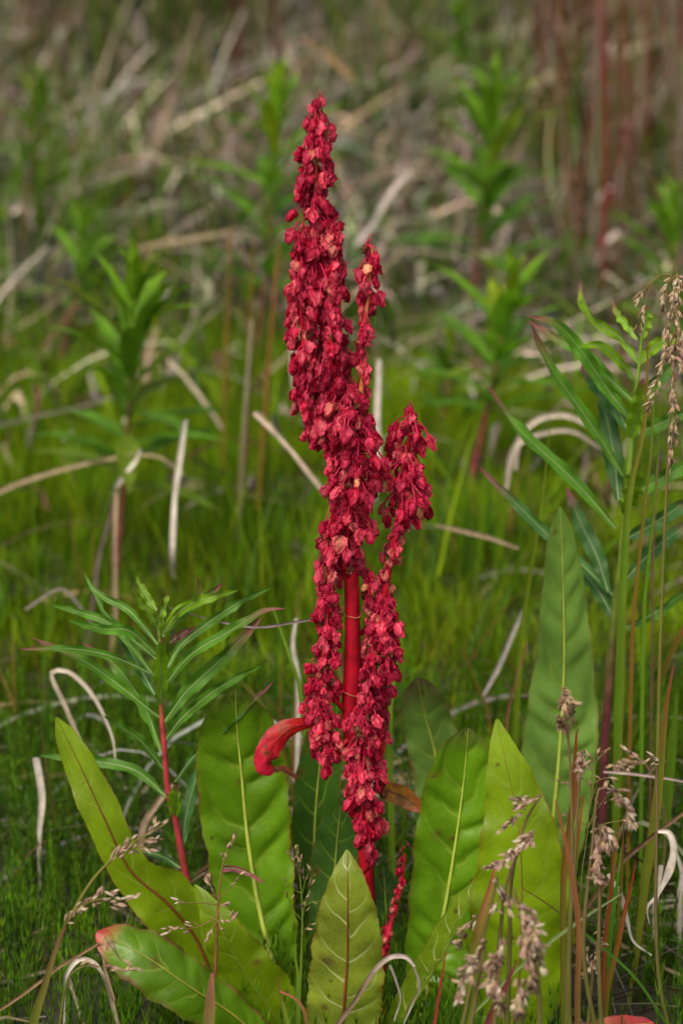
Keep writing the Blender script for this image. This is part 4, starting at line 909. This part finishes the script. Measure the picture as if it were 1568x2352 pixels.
# left pink heads, blurred, nearer than the plant
f1 = [(75, 2420, -.12)] + b1((200, 1719, -.12), (300, 1420, -.12), (370, 1200, -.12), (470, 1000, -.12), (580, 820, -.12), (700, 690, -.12))
panicle('blurred pink-tan panicle leaning over the strap leaf, upper one', f1 + b1((820, 590, -.12), (1030, 470, -.12)), [.0016, .0012, .0008, .0004], GS, c3(.22, .2, .05),
        [(b1((690, 700, -.12), (760, 630, -.12), (830, 560, -.12)), .0), (b1((760, 640, -.12), (840, 615, -.12), (950, 605, -.12)), .1), (b1((860, 580, -.12), (930, 560, -.12), (1000, 550, -.12)), .2), (b1((920, 540, -.12), (980, 490, -.12), (1035, 465, -.12)), .0), (b1((700, 690, -.12), (740, 640, -.12), (800, 620, -.12)), 0)],
        ['pink', 'tan', 'pink', 'pale'], 1.0, 1.2)
panicle('blurred pink-tan panicle leaning over the strap leaf, lower one', f1[:4] + b1((440, 1060, -.13), (500, 980, -.135), (640, 930, -.14)), [.0016, .0012, .0008, .0004], GS, c3(.22, .2, .05),
        [(b1((470, 1010, -.135), (560, 960, -.137), (640, 900, -.138), (720, 890, -.14)), .0), (b1((560, 970, -.135), (660, 940, -.137), (740, 985, -.138)), .05), (b1((680, 940, -.138), (760, 940, -.14), (860, 910, -.14)), .1), (b1((400, 1110, -.13), (450, 1050, -.132), (510, 975, -.134)), .1)],
        ['pink', 'plum', 'tan', 'pale'], 1.0, 1.2)
panicle('blurred low pinkish panicle before the crimson-tipped leaf', [(130, 2430, -.13)] + b1((400, 1560, -.13), (440, 1420, -.13), (520, 1360, -.13), (640, 1360, -.13)), [.0009, .0006, .0003], GS, c3(.2, .16, .06),
        [(b1((640, 1360, -.13), (720, 1375, -.13), (860, 1385, -.13)), .0), (b1((500, 1365, -.13), (570, 1350, -.13), (620, 1355, -.13)), .0), (b1((660, 1180, -.13), (710, 1250, -.13), (765, 1325, -.13)), .0)], ['pink', 'tan', 'plum'], .95, .9)
# open panicle
st = [(475, 2450, -.05)] + b1((1330, 1719, -.05), (1350, 1400, -.05), (1362, 1100, -.05), (1370, 950, -.05), (1395, 740, -.05), (1440, 610, -.05), (1475, 555, -.05))
panicle('open panicle with a reddish stalk and pink spikelets in front of the big left leaf', st, [.0012, .001, .0006, .0003], c3(.35, .07, .05), c3(.28, .2, .06),
        [(b1((1362, 970, -.05), (1260, 960, -.055), (1130, 960, -.06), (1095, 965, -.06)), .7), (b1((1360, 1060, -.05), (1200, 1120, -.055), (1100, 1110, -.06), (1000, 1135, -.062)), .5), (b1((1360, 1040, -.05), (1260, 1100, -.05), (1190, 1060, -.05)), .6),
         (b1((1362, 1080, -.05), (1330, 1120, -.055), (1310, 1190, -.056)), .4), (b1((1366, 1000, -.05), (1420, 1080, -.055), (1470, 1030, -.055)), .3), (b1((1364, 1060, -.05), (1400, 1150, -.056), (1420, 1160, -.056)), .4),
         (b1((1372, 940, -.05), (1340, 900, -.05), (1300, 800, -.05)), .35), (b1((1375, 930, -.05), (1440, 870, -.05), (1500, 785, -.05)), .5), (b1((1390, 740, -.05), (1410, 680, -.05), (1440, 610, -.05), (1478, 556, -.05)), .0), (b1((1368, 985, -.05), (1400, 965, -.05), (1420, 960, -.05)), .3)],
        ['pink', 'pink', 'tan', 'plum', 'pale'], .95, .9)
# small dark one in the middle
panicle('small green panicle with dark brown tips, between the big left leaf and the front leaf', [(690, 2430, -.03)] + b2((470, 1600, -.03), (480, 1300, -.03), (485, 1000, -.03), (470, 800, -.03), (450, 640, -.03)), [.0010, .0009, .0005, .0003], c3(.14, .24, .02), c3(.16, .24, .03),
        [(b2((470, 800, -.03), (455, 700, -.03), (448, 600, -.03)), .0), (b2((470, 780, -.03), (440, 720, -.032), (430, 650, -.032)), .1), (b2((478, 820, -.03), (470, 740, -.035), (480, 670, -.035)), .1), (b2((482, 900, -.03), (440, 880, -.03), (380, 815, -.03)), .6), (b2((482, 1070, -.03), (420, 990, -.03), (388, 900, -.03)), .7),
         (b2((485, 900, -.03), (510, 800, -.03), (540, 730, -.03)), .35), (b2((485, 1010, -.03), (520, 900, -.03), (548, 810, -.03)), .5), (b2((485, 1000, -.03), (540, 955, -.035), (605, 950, -.035)), .65), (b2((485, 1160, -.03), (510, 1120, -.03), (535, 1090, -.03)), .3), (b2((486, 1060, -.03), (500, 1000, -.03), (520, 930, -.03)), .3)],
        ['brown', 'brown', 'plum', 'green', 'tan'], .8, 1.0)
# fine open panicle at right
panicle('fine airy panicle with dark plum spikelets before the tallest dock leaf', [(1320, None, -.03)] + b3((880, 900, -.03), (925, 530, -.03), (945, 250, -.03), (970, 60, -.03), (1000, -20, -.03)), [.0008, .0006, .0003, .0002], c3(.15, .2, .03), c3(.22, .22, .06),
        [(b3((930, 360, -.03), (850, 290, -.03), (760, 215, -.03), (725, 200, -.03)), .65), (b3((925, 520, -.03), (840, 460, -.03), (760, 445, -.03)), .75), (b3((965, 130, -.03), (940, 80, -.03), (922, 25, -.03)), .6), (b3((945, 350, -.03), (985, 240, -.03), (1000, 190, -.03)), .7),
         (b3((950, 230, -.03), (1040, 190, -.03), (1130, 195, -.03)), .6), (b3((925, 520, -.03), (980, 410, -.03), (1065, 300, -.03)), .6), (b3((928, 520, -.03), (950, 490, -.03), (965, 455, -.03)), .5), (b3((1000, 510, -.03), (1120, 480, -.03), (1240, 480, -.03)), .6),
         (b3((975, 90, -.03), (990, 50, -.03), (985, 0, -.03), (1000, -60, -.03)), .0), (b3((990, 60, -.03), (1030, 30, -.03), (1065, 10, -.03)), .5), (b3((948, 260, -.03), (910, 210, -.03), (880, 180, -.03)), .7), (b3((945, 290, -.03), (950, 250, -.03), (952, 225, -.03)), .5)],
        ['plum', 'brown', 'plum', 'pink'], .85, .8)
YN = -.20
def near_head(label, base, pts, extra=(), kinds=('pink', 'plum', 'tan', 'pale'), yy=YN, size=1.1, dens=2.2):
    st = [(*base, yy)] + [(*zQ3(a, b), yy) for a, b in pts[0]]
    br = [([(*zQ3(a, b), yy + rng.uniform(-.008, .008)) for a, b in p], 0.0) for p in pts[1:]]
    panicle(label, st, [.0014, .001, .0005], c3(.15, .18, .03), c3(.24, .15, .08), br, list(kinds), size, dens)
near_head('blurred nodding seed head crossing the bright dock leaf, upper short one', (1160, 2450), [[(400, 1300), (410, 900), (500, 500), (610, 300)], [(615, 300), (560, 320), (520, 345)], [(540, 335), (480, 340), (430, 345)], [(520, 375), (480, 380), (455, 385)], [(480, 420), (440, 450), (420, 460)], [(420, 455), (370, 490), (330, 525)]], yy=-.13, dens=1.2)
near_head('blurred plum and tan seed head slanting across the bright dock leaf', (1120, 2450), [[(330, 1300), (380, 900), (480, 650), (570, 550)], [(570, 550), (520, 590), (460, 640)], [(560, 580), (500, 640), (430, 700)], [(460, 660), (400, 740), (320, 770)], [(430, 690), (340, 760), (250, 800)]], yy=-.14)
near_head('thick blurred seed head hanging straight down the bright leaf', (1235, 2460), [[(600, 1700), (560, 1400), (500, 1150), (450, 1010), (430, 930)], [(440, 980), (480, 1080), (510, 1200), (500, 1320)], [(460, 1030), (530, 1100), (570, 1220), (600, 1340)], [(500, 1100), (560, 1260), (600, 1400), (610, 1480)], [(500, 1250), (520, 1400), (540, 1520), (560, 1640)], [(540, 1300), (590, 1420), (600, 1470)]], dens=1.8, size=1.15)
near_head('blurred seed head hanging at the foot of the rust-brown sheath', (1055, 2460), [[(140, 1846), (200, 1500), (230, 1320)], [(230, 1290), (190, 1390), (150, 1480)], [(190, 1390), (130, 1470), (90, 1560)], [(110, 1520), (70, 1620), (60, 1700)]])
near_head('blurred pink seed head between the hanging heads', (1130, 2470), [[(300, 1846), (330, 1500), (345, 1280)], [(345, 1270), (340, 1380), (310, 1480)], [(330, 1380), (270, 1430), (240, 1520)], [(300, 1480), (270, 1600), (320, 1700)], [(320, 1560), (330, 1650), (350, 1760)]])
near_head('blurred seed head low among the maroon blades', (1190, 2470), [[(470, 1846), (470, 1650), (455, 1540)], [(455, 1540), (480, 1620), (490, 1700)], [(470, 1640), (450, 1720), (470, 1800)]])
near_head('loose pale seed branches near the rust-brown sheath', (1040, 2460), [[(160, 1500), (260, 1100), (320, 850)], [(315, 860), (330, 940), (350, 1000)], [(340, 960), (370, 1020), (385, 1060)], [(330, 1000), (310, 1060), (320, 1090)], [(180, 1120), (110, 1180), (120, 1190)], [(110, 1220), (60, 1290), (20, 1340)]], yy=-.15, dens=1.0)
near_head('small pink seed tuft before the brown-red flag blade', (1300, 2460), [[(790, 1500), (840, 700), (880, 20)], [(880, 10), (870, 60), (880, 150)], [(870, 30), (890, 80), (870, 130)]], yy=-.12)
near_head('blurred pinkish head arching above the stout brown stalk', (1390, 2460), [[(900, 1400), (960, 600), (1000, 260), (1060, 250)], [(1050, 255), (1120, 290), (1160, 350)], [(1140, 320), (1190, 380), (1215, 470)], [(1160, 340), (1200, 400), (1225, 500)]], yy=-.13)
near_head('blurred brownish hanging head left of the upright tuft', (1385, 2460), [[(1000, 1400), (1010, 800), (1010, 500)], [(1010, 500), (990, 580), (1000, 680)], [(1020, 520), (1070, 580), (1090, 640)], [(1000, 640), (990, 760), (1000, 900)], [(1040, 560), (1050, 640), (1060, 680)], [(990, 780), (980, 830), (985, 880)]], yy=-.13)
near_head('upright ochre seed head in front of the small upright tuft', (1345, 2460), [[(930, 1846), (950, 1600), (975, 1400), (1000, 1240)], [(1000, 1240), (985, 1320), (975, 1400)], [(980, 1320), (1020, 1330), (1040, 1300)], [(960, 1420), (920, 1480), (900, 1540)], [(965, 1450), (990, 1480), (990, 1540)], [(950, 1480), (930, 1400), (920, 1350)]], kinds=('tan', 'tan', 'pale'), yy=-.09, dens=.9, size=.85)
near_head('blurred brown seed head above the brown-red flag blade', (1310, 2460), [[(800, 1500), (820, 600), (800, 0), (760, -330)], [(745, -420), (760, -370), (770, -300)], [(760, -400), (790, -370), (810, -300)], [(770, -330), (800, -290), (815, -240)], [(740, -210), (755, -190), (770, -150)]], kinds=('tan', 'brown', 'tan'), yy=-.12)
near_head('blurred pale seed head lying behind the airy panicle', (1480, 2250), [[(1450, 600), (1400, 250), (1310, 90)], [(1310, 80), (1230, 90), (1100, 105)], [(1290, 70), (1240, 40), (1200, 20)], [(1200, 100), (1160, 120), (1130, 130)]], yy=.08)
near_head('spiky pale seed head among the dry white blades', (1560, 2460), [[(1400, 1500), (1390, 200), (1385, 60)], [(1385, 60), (1350, 50), (1310, 40)], [(1390, 100), (1390, 70), (1385, 50)]], kinds=('tan', 'pale'), yy=-.03, dens=.6)
